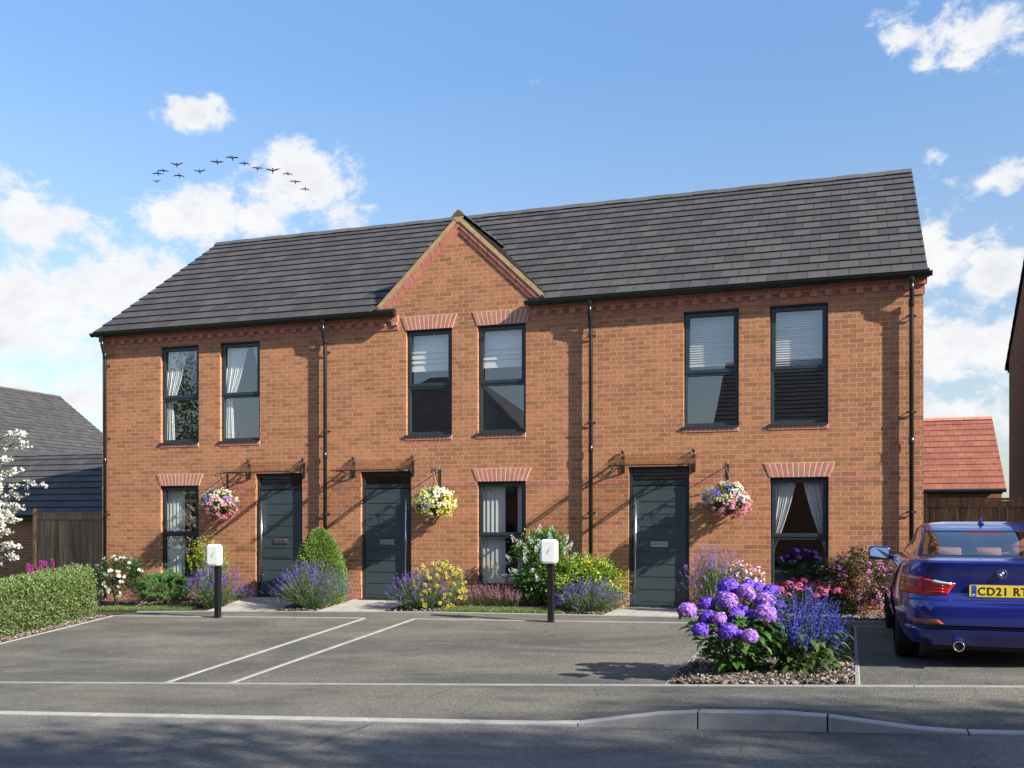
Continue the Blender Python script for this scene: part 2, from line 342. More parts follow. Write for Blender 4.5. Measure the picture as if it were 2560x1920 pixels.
    L(nt, ramp(nt, el, [(0, (.62,) * 3), (.18, (.90,) * 3), (.42, (1.1,) * 3)]), skyc.inputs['Saturation'])
    L(nt, math_(nt, 'MULTIPLY', ramp(nt, el, [(0, (.52,) * 3), (.2, (.70,) * 3), (.5, (1,) * 3)]), SKYV), skyc.inputs['Value'])
    col = mix(nt, mr.outputs[0], skyc.outputs[0], ccol)
    bg = N(nt, 'ShaderNodeBackground'); bg.inputs[1].default_value = .076; L(nt, col, bg.inputs[0])
    o = N(nt, 'ShaderNodeOutputWorld'); L(nt, bg.outputs[0], o.inputs[0])
SKYV = 1.46
sky()
SC.view_settings.view_transform = 'Standard'; SC.view_settings.look = 'None'; SC.view_settings.exposure = 1.25
SC.cycles.max_bounces = 8; SC.cycles.transparent_max_bounces = 24; SC.cycles.sample_clamp_indirect = 6
SC.cycles.use_denoising = True
# ================================================================== GROUND
def frange(a, b, d):
    n = max(1, int(round((b - a) / d))); return [a + (b - a) * i / n for i in range(n + 1)]
def patch(name, u0, u1, v0, v1, off, m, du=.3, dv=.3, zf=gz, kind='structure'):
    us = frange(u0, u1, du); vs = sorted(set(frange(v0, v1, dv) + [q for q in PV if v0 < q < v1]), reverse=True)
    o = MB().grid(lambda u, v: (u, -v, zf(u, v) + off), us, vs).build(name, m)
    o['kind'] = kind; return o
us = [-400, -150, -60] + frange(-30, 30, .5) + [60, 150, 400]
vs = [500, 200, 60, 30] + frange(20, 9, .5) + [8.6, 8.2, 7.8, 7.4, 6.8, 5.6, 4.4, 3.2, 2, 1.36, .7, 0, -5, -12, -30, -100, -500]
def far_z(u, v):
    z = gz(min(max(u, -35), 35), v)
    if u < -6 and v < 2: z -= min(1, (-6 - u) / 8) * .25
    return z - .09
struct(MB().grid(lambda u, v: (u, -v, far_z(u, v)), us, vs).build('ground', M['turf']))
patch('driveway', 1.9, 30, 1.36, 6.8, 0, M['drive'])
struct(MB().grid(lambda u, v: (u, -v, pave_z(u, v)), sorted(set(frange(-30, 10, .5) + frange(10, 16, .1) + frange(16, 40, .5))), [8.5, 8.4, 8.25, 8.1, 7.95, 7.8, 7.6, 7.2, 6.85]).build('pavement', M['drive']))
patch('road', -30, 40, 8.6, 14.2, -.014, M['road'])
patch('pavement', -30, 40, 14.3, 16.2, .04, M['drive'])
# kerbs and flush edgings: one strip each, with real gaps between the blocks
def edging(name, axis, c, a, b, w, off, step, up=None, zf=gz, depth=.12, gap=.006, phase=0, bev=.004):
    mb = MB(); t = a - phase
    while t < b:
        t0, t1 = max(a, t), min(b, t + step - gap)
        if t1 > t0 + .01:
            ts = frange(t0, t1, .3); V = []
            for q in ts:
                for (k, dz) in ((-w / 2, -depth), (-w / 2, 0), (w / 2 - .008, 0), (w / 2, -.008), (w / 2, -depth)):
                    uu, vv = (q, c + k) if axis == 'u' else (c + k, q)
                    z = zf(uu, vv) + off + (up(q) if up else 0) if dz > -.1 else gz(uu, vv) - depth
                    V.append((uu, -vv, z + (dz if dz > -.1 else 0)))
            F = [(i * 5 + k, i * 5 + k + 1, i * 5 + 5 + k + 1, i * 5 + 5 + k) for i in range(len(ts) - 1) for k in range(4)]
            F += [(0, 1, 2, 3, 4)[::-1], tuple(len(V) - 5 + k for k in range(5))]
            mb.add(V, F)
        t += step
    return struct(mb.build(name, M['edge' if name == 'kerb_edging' else 'kerb']))
edging('kerb', 'u', 8.558, -30, 40, .105, .0, .914, up=lambda u: kerb_up(u) + .004, phase=.052 + .914 * 3, gap=.012)
edging('kerb_edging', 'u', 6.825, -30, 40, .055, .012, .914, phase=.3)
edging('kerb_edging', 'u', 1.36, 1.95, 30, .05, .014, .914)
edging('kerb_edging', 'u', 2.0, 1.96, 6.76, .045, .010, .914, phase=.1); edging('kerb_edging', 'u', 2.0, 7.6, 12.34, .045, .010, .914, phase=.2)
edging('kerb_edging', 'u', 2.06, 12.36, 30, .045, .010, .914)
for c in (1.965, 6.78, 7.62, 12.36, 14.03): edging('kerb_edging', 'v', c, 2.025 if c < 12.3 else 2.09, 6.79, .06 if c < 14 else .04, .010, .914, phase=.1)
edging('kerb', 'u', 14.25, -30, 40, .125, .05, .914)
patch('flower_bed', 12.39, 14.0, 2.09, 6.79, .010, M['soil'], .2, .2)
patch('flower_bed', -3, 1.93, 1.39, 6.79, .012, M['soil'], .2, .2)
for i, (a, b) in enumerate(((-.6, 3.38), (4.72, 5.53), (6.77, 10.43), (11.77, 17.2))): patch('flower_bed', a, b, 0, 1.33, .004, M['soil'], .15, .1)
for a, b in ((3.38, 4.72), (5.53, 6.77), (10.43, 11.77)): patch('path', a, b, 0, 1.335, .014, M['paving'], .2, .1)
def lawn(u0, u1, v0, v1, n):
    patch('lawn', u0, u1, v0, v1, .016, M['turf'], .2, .1)
    U = rng.uniform(u0, u1, n); V = rng.uniform(v0, v1, n); Z = np.array([gz(a, b) for a, b in zip(U, V)]) + .016
    h = rng.uniform(.022, .05, n); t = rng.uniform(0, 2 * PI, n); w = .003
    B = np.stack([U, -V, Z], 1); S = np.stack([np.cos(t), np.sin(t), 0 * t], 1) * w; T = np.stack([rng.normal(0, .012, n), rng.normal(0, .012, n), h], 1)
    q = np.stack([B - S, B + S, B + S * .3 + T, B - S * .3 + T], 1)
    stuff(MB().quads(q).build('grass', M['grass']))
lawn(.9, 3.0, 1.0, 1.33, 5200); lawn(7.75, 9.75, .8, 1.33, 8000)
def chips(name, n, fn, smin=.008, smax=.028):
    P = np.array([fn() for _ in range(n)])
    a, b, c = rng.uniform(smin, smax, n), rng.uniform(smin, smax, n) * .6, rng.uniform(.003, .009, n)
    Q = rng.normal(0, 1, (n, 4)); Q[:, 1:3] *= .35; Q /= np.linalg.norm(Q, axis=1)[:, None]
    w, x, y, z = Q.T
    Rm = np.stack([np.stack([1 - 2 * (y * y + z * z), 2 * (x * y - z * w), 2 * (x * z + y * w)], 1), np.stack([2 * (x * y + z * w), 1 - 2 * (x * x + z * z), 2 * (y * z - x * w)], 1), np.stack([2 * (x * z - y * w), 2 * (y * z + x * w), 1 - 2 * (x * x + y * y)], 1)], 1)
    cs = np.array([(-1, -.7, -1), (1, -1, -1), (.8, 1, -1), (-1, .8, -1), (-.8, -.8, 1), (.9, -.6, 1), (1, .7, 1), (-.7, 1, 1)]) 
    V = np.einsum('nij,nkj->nki', Rm, cs[None] * np.stack([a, b, c], 1)[:, None]) + P[:, None]
    F = np.array([(0, 3, 2, 1), (4, 5, 6, 7), (0, 1, 5, 4), (1, 2, 6, 5), (2, 3, 7, 6), (3, 0, 4, 7)])
    FF = (F[None] + (np.arange(n) * 8)[:, None, None]).reshape(-1, 4)
    stuff(MB().add(V.reshape(-1, 3), FF).build(name, M['bark']))
def in_rect(u0, u1, v0, v1, off=.016):
    def f():
        u, v = random.uniform(u0, u1), random.uniform(v0, v1); return (u, -v, gz(u, v) + off + random.uniform(0, .012))
    return f
chips('bark_mulch', 9000, in_rect(12.40, 13.98, 2.2, 6.78), .012, .036); chips('bark_mulch', 2400, in_rect(12.40, 13.98, 5.6, 6.78), .018, .050)
chips('bark_mulch', 2600, in_rect(1.35, 1.93, 2.0, 6.7)); chips('bark_mulch', 1600, in_rect(-.4, 3.3, .4, 1.1)); chips('bark_mulch', 1500, in_rect(6.8, 10.4, .2, 1.3)); chips('bark_mulch', 700, in_rect(4.75, 5.5, .1, 1.3)); chips('bark_mulch', 2000, in_rect(11.8, 15, .1, 1.3))
# ================================================================== THE TERRACE
WID = 15.0; EZ = 5.02; SLOPE = .6925; RN, RZ = 3.8, 7.87; DEP = 7.6
GC, GA, GS = 7.57, 6.70, .955                       # gable centre, apex height, slope (rise over run)
house = thing('terrace_house', (0, 0, 0), 'long two storey orange brick terrace with three front doors, dark tiled roof and central gable', 'house')
WIN = []                                            # (centre u, z0, z1, transom z, kind)
for c in (1.812, 3.152): WIN.append((c, 2.925, 4.77, 3.766))
for c in (6.998, 8.342): WIN.append((c, 2.925, 4.77, 3.766))
for c in (11.872, 13.215): WIN.append((c, 2.925, 4.77, 3.766))
for c in (1.812, 8.342, 13.22): WIN.append((c, .295, 2.095, 1.155))
WW = .435
DOORS = (3.988, 6.165, 11.035); DW = .495; DH = 2.30
OPEN = [(c - WW, c + WW, a, b) for c, a, b, _ in WIN] + [(c - DW, c + DW, -.02, DH) for c in DOORS]
mb = MB()
ZB = -.35
def front_panels(mb, y, u0, u1, z0, z1, mi=0, openings=OPEN):
    us = sorted({u0, u1} | {q for o in openings for q in o[:2] if u0 < q < u1}); zs = sorted({z0, z1} | {q for o in openings for q in o[2:] if z0 < q < z1})
    for a, b in zip(us, us[1:]):
        for c, d in zip(zs, zs[1:]):
            m_, n_ = (a + b) / 2, (c + d) / 2
            if any(o[0] < m_ < o[1] and o[2] < n_ < o[3] for o in openings): continue
            mb.quad((a, y, c), (b, y, c), (b, y, d), (a, y, d), mi)
front_panels(mb, 0, 0, WID, ZB, EZ + .06)
gl, gr = GC - (GA - .1 - EZ - .06) / GS, GC + (GA - .1 - EZ - .06) / GS
mb.add([(gl, 0, EZ + .06), (gr, 0, EZ + .06), (GC, 0, GA - .1)], [(0, 1, 2)])
for a, b, c, d in OPEN:                              # brick reveals
    y = .105
    mb.quad((a, 0, c), (a, 0, d), (a, y, d), (a, y, c)); mb.quad((b, 0, d), (b, 0, c), (b, y, c), (b, y, d))
    mb.quad((a, 0, d), (b, 0, d), (b, y, d), (a, y, d)); mb.quad((b, 0, c), (a, 0, c), (a, y, c), (b, y, c))
for x, sgn in ((0, -1), (WID, 1)):                   # end walls with their gable peaks, and the back
    V = [(x, 0, ZB), (x, DEP, ZB), (x, DEP, EZ + .06), (x, RN, RZ - .12), (x, 0, EZ + .06)]
    mb.add(V, [(0, 1, 2, 3, 4) if sgn > 0 else (4, 3, 2, 1, 0)])
mb.quad((WID, DEP, ZB), (0, DEP, ZB), (0, DEP, EZ + .06), (WID, DEP, EZ + .06))
mb.build('wall', M['brick'], house)
# plinth (redder bricks under a header course) and string course, 4 mm proud
mb = MB()
def band(mb, z0, z1, y, mi, u0=0, u1=WID, top=True):
    cuts = sorted([(o[0], o[1]) for o in OPEN if o[2] < z1 - .01 and o[3] > z0 + .01]); u = u0; segs = []
    for a, b in cuts:
        if a > u: segs.append((u, a))
        u = max(u, b)
    segs.append((u, u1))
    for a, b in segs:
        if top: mb.box(a - (.004 if a == 0 else 0), b + (.004 if b == WID else 0), y, .02, z0, z1, mi)
        else: MB().box(a - (.004 if a == 0 else 0), b + (.004 if b == WID else 0), y, .02, z0, z1, mi).build('string_course', M['redbrick'], house)
band(mb, ZB, .195, -.004, 0); band(mb, .195, .27, -.006, 1)
mb.build('plinth', [M['redbrick'], M['header']], house)
band(None, 2.02, 2.095, -.004, 0, top=False)
# corbelled eaves in red brick with a dentil row
for a, b in ((-.02, 6.42), (8.86, WID + .02)):
    mb = MB(); ea, eb = (a, b)
    mb.box(ea, eb, -.016, .02, 4.795, 4.87, 0); mb.box(ea, eb, -.004, .02, 4.87, 4.945, 0)
    mb.box(ea - (.03 if a < 0 else 0), eb + (.03 if b > WID else 0), -.050, .02, 4.945, EZ + .03, 0)
    mb.build('corbel', M['redbrick'], house)
    u = ea + .02
    while u < eb - .1: MB().box(u, u + .104, -.048, -.0045, 4.8705, 4.9445).build('dentil', M['redplain'], house); u += .225
# brick-on-edge sills and flared soldier lintels
def lintel(c, w, z0, z1, flare):
    mb = MB(); n = 12
    mb.add([(c - w, -.0082, z0), (c + w, -.0082, z0), (c + w + flare, -.0082, z1), (c - w - flare, -.0082, z1), (c - w, .01, z0), (c + w, .01, z0), (c + w + flare, .01, z1), (c - w - flare, .01, z1)],
           [(0, 1, 2, 3), (4, 7, 6, 5), (0, 4, 5, 1), (1, 5, 6, 2), (2, 6, 7, 3), (3, 7, 4, 0)], 1)
    for k in range(n):
        x = [c - w + 2 * w * (k + q) / n for q in (.13, .87)]; t = [c + (q - c) * (w + flare) / w for q in x]
        mb.prism([(x[0], z0 + .003), (x[1], z0 + .003), (t[1], z1 - .004), (t[0], z1 - .004)], 'y', -.0105, -.0084, 0)
    mb.build('lintel', [M['redplain'], M['mortar']], house)
for c, a, b, _ in WIN:
    if a > 2 and 6 < c < 9: lintel(c, WW + .01, b, 5.005, .085)
    if a < 1: lintel(c, WW + .01, b, 2.318, .088)
    z = a - .018
    mb = MB(); mb.box(c - WW - .02, c + WW, -.0085, .02, z - .072, z, 1)
    for k in range(12):
        x = c - WW - .02 + (2 * WW + .02) * (k + .1) / 12; mb.box(x, x + (2 * WW + .02) * .80 / 12, -.0108, -.0087, z - .070, z - .002, 0)
    mb.build('brick_sill', [M['redplain'], M['mortar']], house)
# windows: frame with transom, opening sash, panes, pressed metal sill (built once, copied)
def make_window(c, z0, z1, zt):
    h, t = z1 - z0, zt - z0; y = .060; f = .055
    root = MB().box(-WW, -WW + f, y, y + .07, 0, h).box(WW - f, WW, y, y + .07, 0, h).box(-WW + f, WW - f, y, y + .07, h - f, h).box(-WW + f, WW - f, y, y + .07, 0, f).box(-WW + f, WW - f, y, y + .07, t - .03, t + .03)
    w = root.build('window', M['frame'], house, local=True, bevel=.004); w.location = (c, 0, z0); WL[w.name] = (c, 0, z0)
    s = MB(); a, b, c0, d = -WW + .03, WW - .03, t + .012, h - .03; ys = y - .012; g = .058
    s.box(a, a + g, ys, y - .001, c0, d).box(b - g, b, ys, y - .001, c0, d).box(a + g, b - g, ys, y - .001, d - g, d).box(a + g, b - g, ys, y - .001, c0, c0 + g)
    s.build('sash', M['frame'], w, local=True, bevel=.003)
    MB().box(-WW + f, WW - f, y + .030, y + .036, t + .03, h - f).build('pane', M['glass'], w, local=True)
    MB().box(-WW + f, WW - f, y + .030, y + .036, f, t - .03).build('pane', M['glass'], w, local=True)
    MB().box(-WW - .02, WW, -.028, y - .002, -.018, -.001).box(-WW - .02, WW, -.032, -.028, -.030, -.001).build('sill', M['frame'], w, local=True)
    MB().box(-WW, WW, .02, y - .002, h - .028, h - .001).build('head_trim', M['seal'], w, local=True)
    return w
w0 = make_window(*WIN[0]); wl = make_window(*WIN[6])
for i, (c, a, b, t) in enumerate(WIN):
    if i in (0, 6): continue
    src = w0 if a > 2 else wl
    k = copy_tree(src, loc=(c, 0, a), parent=house)
# doors
def make_door(c, hinge):
    y = .065; f = .05; zt = 2.02
    d = MB().box(-DW, -DW + f, y, y + .08, .03, DH - .03).box(DW - f, DW, y, y + .08, .03, DH - .03).box(-DW + f, DW - f, y, y + .08, 2.235, DH - .03).box(-DW + f, DW - f, y, y + .08, zt - .02, zt + .05).box(-DW + f, DW - f, y + .02, y + .06, 1.99, zt - .0202)
    d.box(-DW, DW, .02, y + .078, DH - .0298, DH - .001, 1)
    r = d.build('door', [M['frame'], M['seal']], house, local=True, bevel=.004); r.location = (c, 0, 0); WL[r.name] = (c, 0, 0)
    a, b, z0, z1 = -DW + f + .008, DW - f - .008, .045, 1.985; yl = y + .016
    lf = MB().box(a, b, yl, yl + .05, z0, z1); p0, p1 = (a + .10, b - .035) if hinge < 0 else (a + .035, b - .10)
    n = 9; hb = (z1 - z0 - .10) / n
    lf.box(a + .004, p0, yl - .009, yl - .0005, z0 + .004, z1 - .004).box(p1, b - .004, yl - .009, yl - .0005, z0 + .004, z1 - .004)
    lf.box(p0, p1, yl - .009, yl - .0005, z0 + .004, z0 + .05).box(p0, p1, yl - .009, yl - .0005, z1 - .05, z1 - .004)
    for k in range(n): lf.box(p0, p1, yl - .009, yl - .0005, z0 + .05 + k * hb + .008, z0 + .05 + (k + 1) * hb - .008)
    lf.build('door_leaf', M['door'], r, local=True)
    MB().box(-DW + f, DW - f, y + .04, y + .046, zt + .05, 2.235).build('toplight', M['glass'], r, local=True)
    x = (a + .055) if hinge < 0 else (b - .055)
    hd = MB().tube([(x, y - .045, .30), (x, y - .045, 1.80)], .016, 12)
    for z in (.42, 1.68): hd.tube([(x, y - .045, z), (x, yl - .002, z)], .011, 8)
    hd.build('door_handle', M['steel'], r, local=True, smooth=True)
    MB().box(-.145, .145, yl - .024, yl - .0095, 1.0, 1.085).box(-.12, .12, yl - .030, yl - .0242, 1.012, 1.073).build('letter_plate', M['steel'], r, local=True, bevel=.004)
    MB().box(-DW - .025, DW + .025, -.045, y + .09, .004, .029).box(-DW, DW, y - .01, y + .08, .0295, .042).build('threshold', M['frame'], r, local=True, bevel=.004)
for c, h in zip(DOORS, (-1, 1, -1)): make_door(c, h)
# canopies: sloped smoked sheet on two scrolled iron brackets
def make_canopy(c):
    zw, zf, dp, hw = 2.495, 2.285, .70, .675
    r = thing('canopy', (c, 0, 0), None, None); r.parent = house; r.location = (c, 0, 0)
    n = math.atan2(zw - zf, dp)
    MB().add([(-hw, -.004, zw), (hw, -.004, zw), (hw, -dp, zf), (-hw, -dp, zf), (-hw, -.004, zw + .006), (hw, -.004, zw + .006), (hw, -dp, zf + .006), (-hw, -dp, zf + .006)],
             [(0, 1, 2, 3), (4, 7, 6, 5), (0, 4, 5, 1), (1, 5, 6, 2), (2, 6, 7, 3), (3, 7, 4, 0)]).build('canopy_sheet', M['smoked'], r, local=True)
    MB().box(-hw, hw, -dp - .006, -dp - .0005, zf - .008, zf + .012).build('trim', M['seal'], r, local=True)
    for x in (-hw + .10, hw - .10):
        b = MB(); b.box(x - .026, x + .026, -.022, -.001, 2.205, zw - .012)
        zz = lambda y: zw + (zf - zw) * (-y / dp) - .012
        b.add([(x - .014, -.02, zz(-.02) - .022), (x + .014, -.02, zz(-.02) - .022), (x + .014, -.64, zz(-.64) - .022), (x - .014, -.64, zz(-.64) - .022), (x - .014, -.02, zz(-.02)), (x + .014, -.02, zz(-.02)), (x + .014, -.64, zz(-.64)), (x - .014, -.64, zz(-.64))],
              [(0, 1, 2, 3), (4, 7, 6, 5), (0, 4, 5, 1), (1, 5, 6, 2), (2, 6, 7, 3), (3, 7, 4, 0)])
        def arc(pts, rr=.011): b.tube([(x, p[0], p[1]) for p in pts], rr, 6)
        arc([(-.02, 2.215), (-.06, 2.26), (-.12, 2.315), (-.20, 2.345), (-.30, 2.335), (-.42, 2.295), (-.54, 2.285), (-.62, 2.30)], .013)
        for cy, cz, r0, tu, ph in ((-.085, 2.40, .052, 1.6, 0), (-.10, 2.315, .034, -1.5, 2), (-.20, 2.385, .036, 1.5, 1), (-.30, 2.37, .022, -1.4, 0), (-.055, 2.345, .026, 1.4, 2)):
            arc([(cy + r0 * (1 - .6 * k / 14) * math.cos(ph + tu * 2 * PI * k / 14), cz + r0 * (1 - .6 * k / 14) * math.sin(ph + tu * 2 * PI * k / 14)) for k in range(15)], .007)
        b.build('bracket', M['iron'], r, local=True, smooth=False)
        MB().lathe([(0, zw + .075), (.022, zw + .072), (.032, zw + .055), (.03, zw + .035), (.014, zw + .02), (.014, zw + .004)], (x, -.045, 0), 12).build('knob', M['iron'], r, local=True, smooth=True); MB().lathe([(0, .03), (.010, .028), (.014, .015), (.010, .0)], (x, -.62, zf + .035), 10).build('knob', M['iron'], r, local=True, smooth=True)
    return r
cn0 = make_canopy(3.945)
for c in (6.12, 11.03): copy_tree(cn0, loc=(c, 0, 0), parent=house)
# roof: courses of overlapping tiles as real stepped strips
NC = 15
def roof_z(n): return 5.09 + (n + .2) * (RZ - 5.09) / (RN + .2)
def courses(mb, p_of, s_len, ncourse, seg_of, t=.030):
    """p_of(u, s, h): point at distance u along, s up the slope, h above the deck; seg_of(s): list of (u0,u1,u0b,u1b) lower and upper ends"""
    g = s_len / ncourse
    for i in range(ncourse):
        s0, s1 = i * g - .012, (i + 1) * g + .02
        for (a0, b0, a1, b1) in seg_of(i * g, (i + 1) * g):
            A, B, C_, D = p_of(a0, s0, t), p_of(b0, s0, t), p_of(b1, s1, .004), p_of(a1, s1, .004)
            mb.quad(A, B, C_, D, 0, [(a0, i * g + .003), (b0, i * g + .003), (b1, (i + 1) * g - .003), (a1, (i + 1) * g - .003)])
            A2, B2 = p_of(a0, s0, t - .018), p_of(b0, s0, t - .018)
            mb.quad(A2, B2, B, A, 1, [(0, 0)] * 4)
            mb.quad(p_of(a0, s0 + .1, t - .022), p_of(b0, s0 + .1, t - .022), B2, A2, 1, [(0, 0)] * 4)
            mb.add([A2, A, D], [(0, 1, 2)], 1, [(0, 0)] * 3); mb.add([B2, C_, B], [(0, 1, 2)], 1, [(0, 0)] * 3)
SL = math.hypot(RN + .2, RZ - 5.09)
nrm = Vector((0, -(RZ - 5.09) / SL, (RN + .2) / SL))
def pf(u, s, h): n = -.2 + (RN + .2) * s / SL; return (u, n + nrm.y * h, 5.09 + (RZ - 5.09) * s / SL + nrm.z * h)
def pb(u, s, h): n = -.2 + (RN + .2) * s / SL; return (WID - u, 2 * RN - n - nrm.y * h, 5.09 + (RZ - 5.09) * s / SL + nrm.z * h)
RU0, RU1 = -.045, WID + .05
def segs(s0, s1):
    z0, z1 = pf(0, s0, .03)[2], pf(0, s1, .03)[2]
    k = lambda z: max(0, (GA - .02 - z) / GS)
    if z0 > GA + .02: return [(RU0, RU1, RU0, RU1)]
    a0, a1 = k(z0), k(z1)
    return [(RU0, GC - a0 + .03, RU0, GC - a1 + .03), (GC + a0 - .03, RU1, GC + a1 - .03, RU1)]
mb = MB(); courses(mb, pf, SL, NC, segs); courses(mb, pb, SL, NC, lambda a, b: [(RU0, RU1, RU0, RU1)])
for u in (RU0 + .002, RU1 - .002):                    # deck edge under the verge tiles
    mb.add([pf(u, 0, -.05), pf(u, SL, -.05), pf(u, SL, .0), pf(u, 0, .0)], [(0, 1, 2, 3)], 1, [(0, 0)] * 4)
roof = mb.build('roof', [M['tile'], M['tileedge']], house)
def ridge_run(a, b, at, horiz, parent, m):            # inverted-V ridge tiles
    mb = MB(); n = int(round((b - a) / .45)); st = (b - a) / n
    for k in range(n):
        t0, t1 = a + k * st, a + (k + 1) * st - .008; e = .006 if k % 2 else 0
        V = []
        for t in (t0, t1):
            for (q, h) in ((-.13, -.075), (-.02, .028), (.02, .028), (.13, -.075)):
                V.append((t, at[0] + q * (1 + e), at[1] + h + e) if horiz == 'u' else (at[0] + q, t, at[1] + h + e))
        F = [(0, 1, 5, 4), (1, 2, 6, 5), (2, 3, 7, 6), (3, 2, 1, 0), (4, 5, 6, 7)]
        mb.add(V, F)
    return mb.build('ridge', m, parent)
ridge_run(RU0, RU1, (RN, RZ + .03), 'u', roof, M['ridge'])
# cross gable roof
GSL = math.hypot((GA - 5.10) / GS, GA - 5.10); gx = ((GA - 5.10) / GS) / GSL; gzz = (GA - 5.10) / GSL
mb = MB()
def gpl(u, s, h): return (GC - (GA - 5.10) / GS + gx * s - gzz * h, u, 5.10 + gzz * s + gx * h)
def gpr(u, s, h): return (GC + (GA - 5.10) / GS - gx * s + gzz * h, u, 5.10 + gzz * s + gx * h)
nb = lambda s: max(.0, (5.10 + gzz * s - 5.09) * (RN + .2) / (RZ - 5.09) - .2) + .10
courses(mb, lambda u, s, h: gpl(-u, s, h), GSL, 7, lambda a, b: [(-nb(a), .05, -nb(b), .05)])
courses(mb, lambda u, s, h: gpr(u, s, h), GSL, 7, lambda a, b: [(-.05, nb(a), -.05, nb(b))])
groof = mb.build('gable_roof', [M['tile'], M['tileedge']], house)
ridge_run(-.055, 2.15, (GC, GA + .045), 'n', groof, M['ridge'])
# verge: tan mortar bed under the tiles, then two corbelled rows of red brick
def rake(off0, off1, y0, y1, m, name, joints=0, mats=None):
    mb = MB(); hw0 = (GA - 5.12) / GS
    for sg in (-1, 1):
        t = math.hypot(1, GS)
        def P(s, off): return (GC + sg * (hw0 - gx * s) - sg * gzz * off * 1.0, 5.12 + gzz * s - gx * off)
        segsn = joints or 1; LN = hw0 / gx
        def endS(off): return LN - off * gzz / gx + 0.0       # reach the centre line
        for k in range(segsn):
            a = k / segsn; b = (k + 1) / segsn - (.012 / LN * 1. if joints and k < segsn - 1 else 0)
            q = [P(endS(off0) * a + (0 if k else 0), off0), P(endS(off0) * b, off0), P(endS(off1) * b, off1), P(endS(off1) * a, off1)]
            mb.prism(q if sg < 0 else q[::-1], 'y', y0, y1, 0)
    return mb.build(name, m, house)
rake(-.005, .070, -.048, .0, M['tan'], 'verge')
mb = MB().prism([(GC - .10, GA - .05), (GC, GA - .135), (GC + .10, GA - .05), (GC + .10, GA + .03), (GC, GA + .10), (GC - .10, GA + .03)], 'y', -.052, -.0485); mb.build('verge', M['tan'], house)
rake(.071, .142, -.034, -.001, M['redplain'], 'brick_verge', 9); rake(.142, .212, -.018, -.001, M['redplain'], 'brick_verge', 9)
# gutters and downpipes
def gutter(a, b):
    mb = MB(); r = .058; y0, z0 = -.175, 5.085; prof = []
    for k in range(13): t = PI + PI * k / 12; prof.append((y0 + r * math.cos(t), z0 + r * 1.15 * math.sin(t)))
    V = [(u, p[0], p[1]) for u in (a, b) for p in prof]; n = len(prof)
    mb.add(V, [(k, k + 1, n + k + 1, n + k) for k in range(n - 1)] + [tuple(range(n)), tuple(range(n, 2 * n))[::-1]])
    V = [(u, y0 + (p[0] - y0) * .9, p[1] + .004) for u in (a, b) for p in prof]; mb.add(V, [(k + 1, k, n + k, n + k + 1) for k in range(n - 1)])
    u = a + .35
    while u < b:
        V = [(uu, y0 + (p[0] - y0) * 1.09, z0 + (p[1] - z0) * 1.09 + .004) for uu in (u, u + .03) for p in prof]
        mb.add(V, [(k, k + 1, n + k + 1, n + k) for k in range(n - 1)]); u += 1.02
    for uu in (a - .012, b): mb.add([(uu + d, y0 + (p[0] - y0) * 1.1, z0 + (p[1] - z0) * 1.1 + .004) for d in (0, .012) for p in prof], [(k, k + 1, n + k + 1, n + k) for k in range(n - 1)] + [tuple(range(n)), tuple(range(n, 2 * n))[::-1]])
    mb.box(a + .02, b - .02, -.12, -.051, 5.03, 5.15)      # fascia board behind
    return mb.build('gutter', M['black'], house)
gutter(-.10, 6.41); gutter(8.83, WID + .10)
def downpipe(u, zb):
    y0, y1 = -.165, -.085
    mb = MB().lathe([(.045, 5.03), (.045, 4.97), (.036, 4.95)], (u, y0, 0), 14)
    mb.tube([(u, y0, 4.97), (u, y0, 4.86), (u, y0 + .025, 4.79), (u, y1 - .025, 4.70), (u, y1, 4.63), (u, y1, 4.56), (u, y1, zb)], .034, 14)
    for z in (4.66, 2.6): mb.lathe([(.034, z - .06), (.041, z - .055), (.041, z + .055), (.034, z + .06)], (u, y1, 0), 14)
    mb.lathe([(.034, zb + .04), (.044, zb + .05), (.05, zb + .0)], (u, y1, 0), 12)
    o = mb.build('downpipe', M['black'], house, smooth=True)
    for z in (4.47, 3.04, 1.55):
        MB().lathe([(.035, z - .012), (.041, z - .012), (.041, z + .012), (.035, z + .012)], (u, y1, 0), 14).box(u - .07, u + .07, y1 + .036, y1 + .046, z - .013, z + .013).tube([(u - .058, y1 + .04, z), (u - .058, -.0005, z)], .008, 6).tube([(u + .058, y1 + .04, z), (u + .058, -.0005, z)], .008, 6).build('pipe_clip', M['black'], o)
    return o
for u, zb in ((.132, -.12), (5.0, -.03), (9.928, -.02), (14.83, -.02)): downpipe(u, zb)
# inside: floors, party walls, rear wall lining, so the panes look into real rooms
mb = MB(); mb.box(.12, WID - .12, .30, 4.3, 2.45, 2.72, 1); mb.box(.12, WID - .12, .2, 4.3, .0, .02, 1); mb.box(.12, WID - .12, .3, 4.3, 4.98, 5.02)
mb.box(.12, WID - .12, 4.3, 4.4, .021, 4.979)
for u in (.13, 4.95, 9.95, WID - .2): mb.box(u, u + .1, .2, 4.299, .021, 2.449); mb.box(u, u + .1, .2, 4.299, 2.721, 4.979)
for u in (2.45, 7.66, 12.55): mb.box(u, u + .08, .32, 4.299, 2.721, 4.979)
for u in (3.2, 7.1, 11.9): mb.box(u, u + .08, .2, 4.299, .021, 2.449)
front_panels(mb, .135, .12, WID - .12, .0, 4.98)
mb.build('interior', [M['plaster'], M['oak']], house)
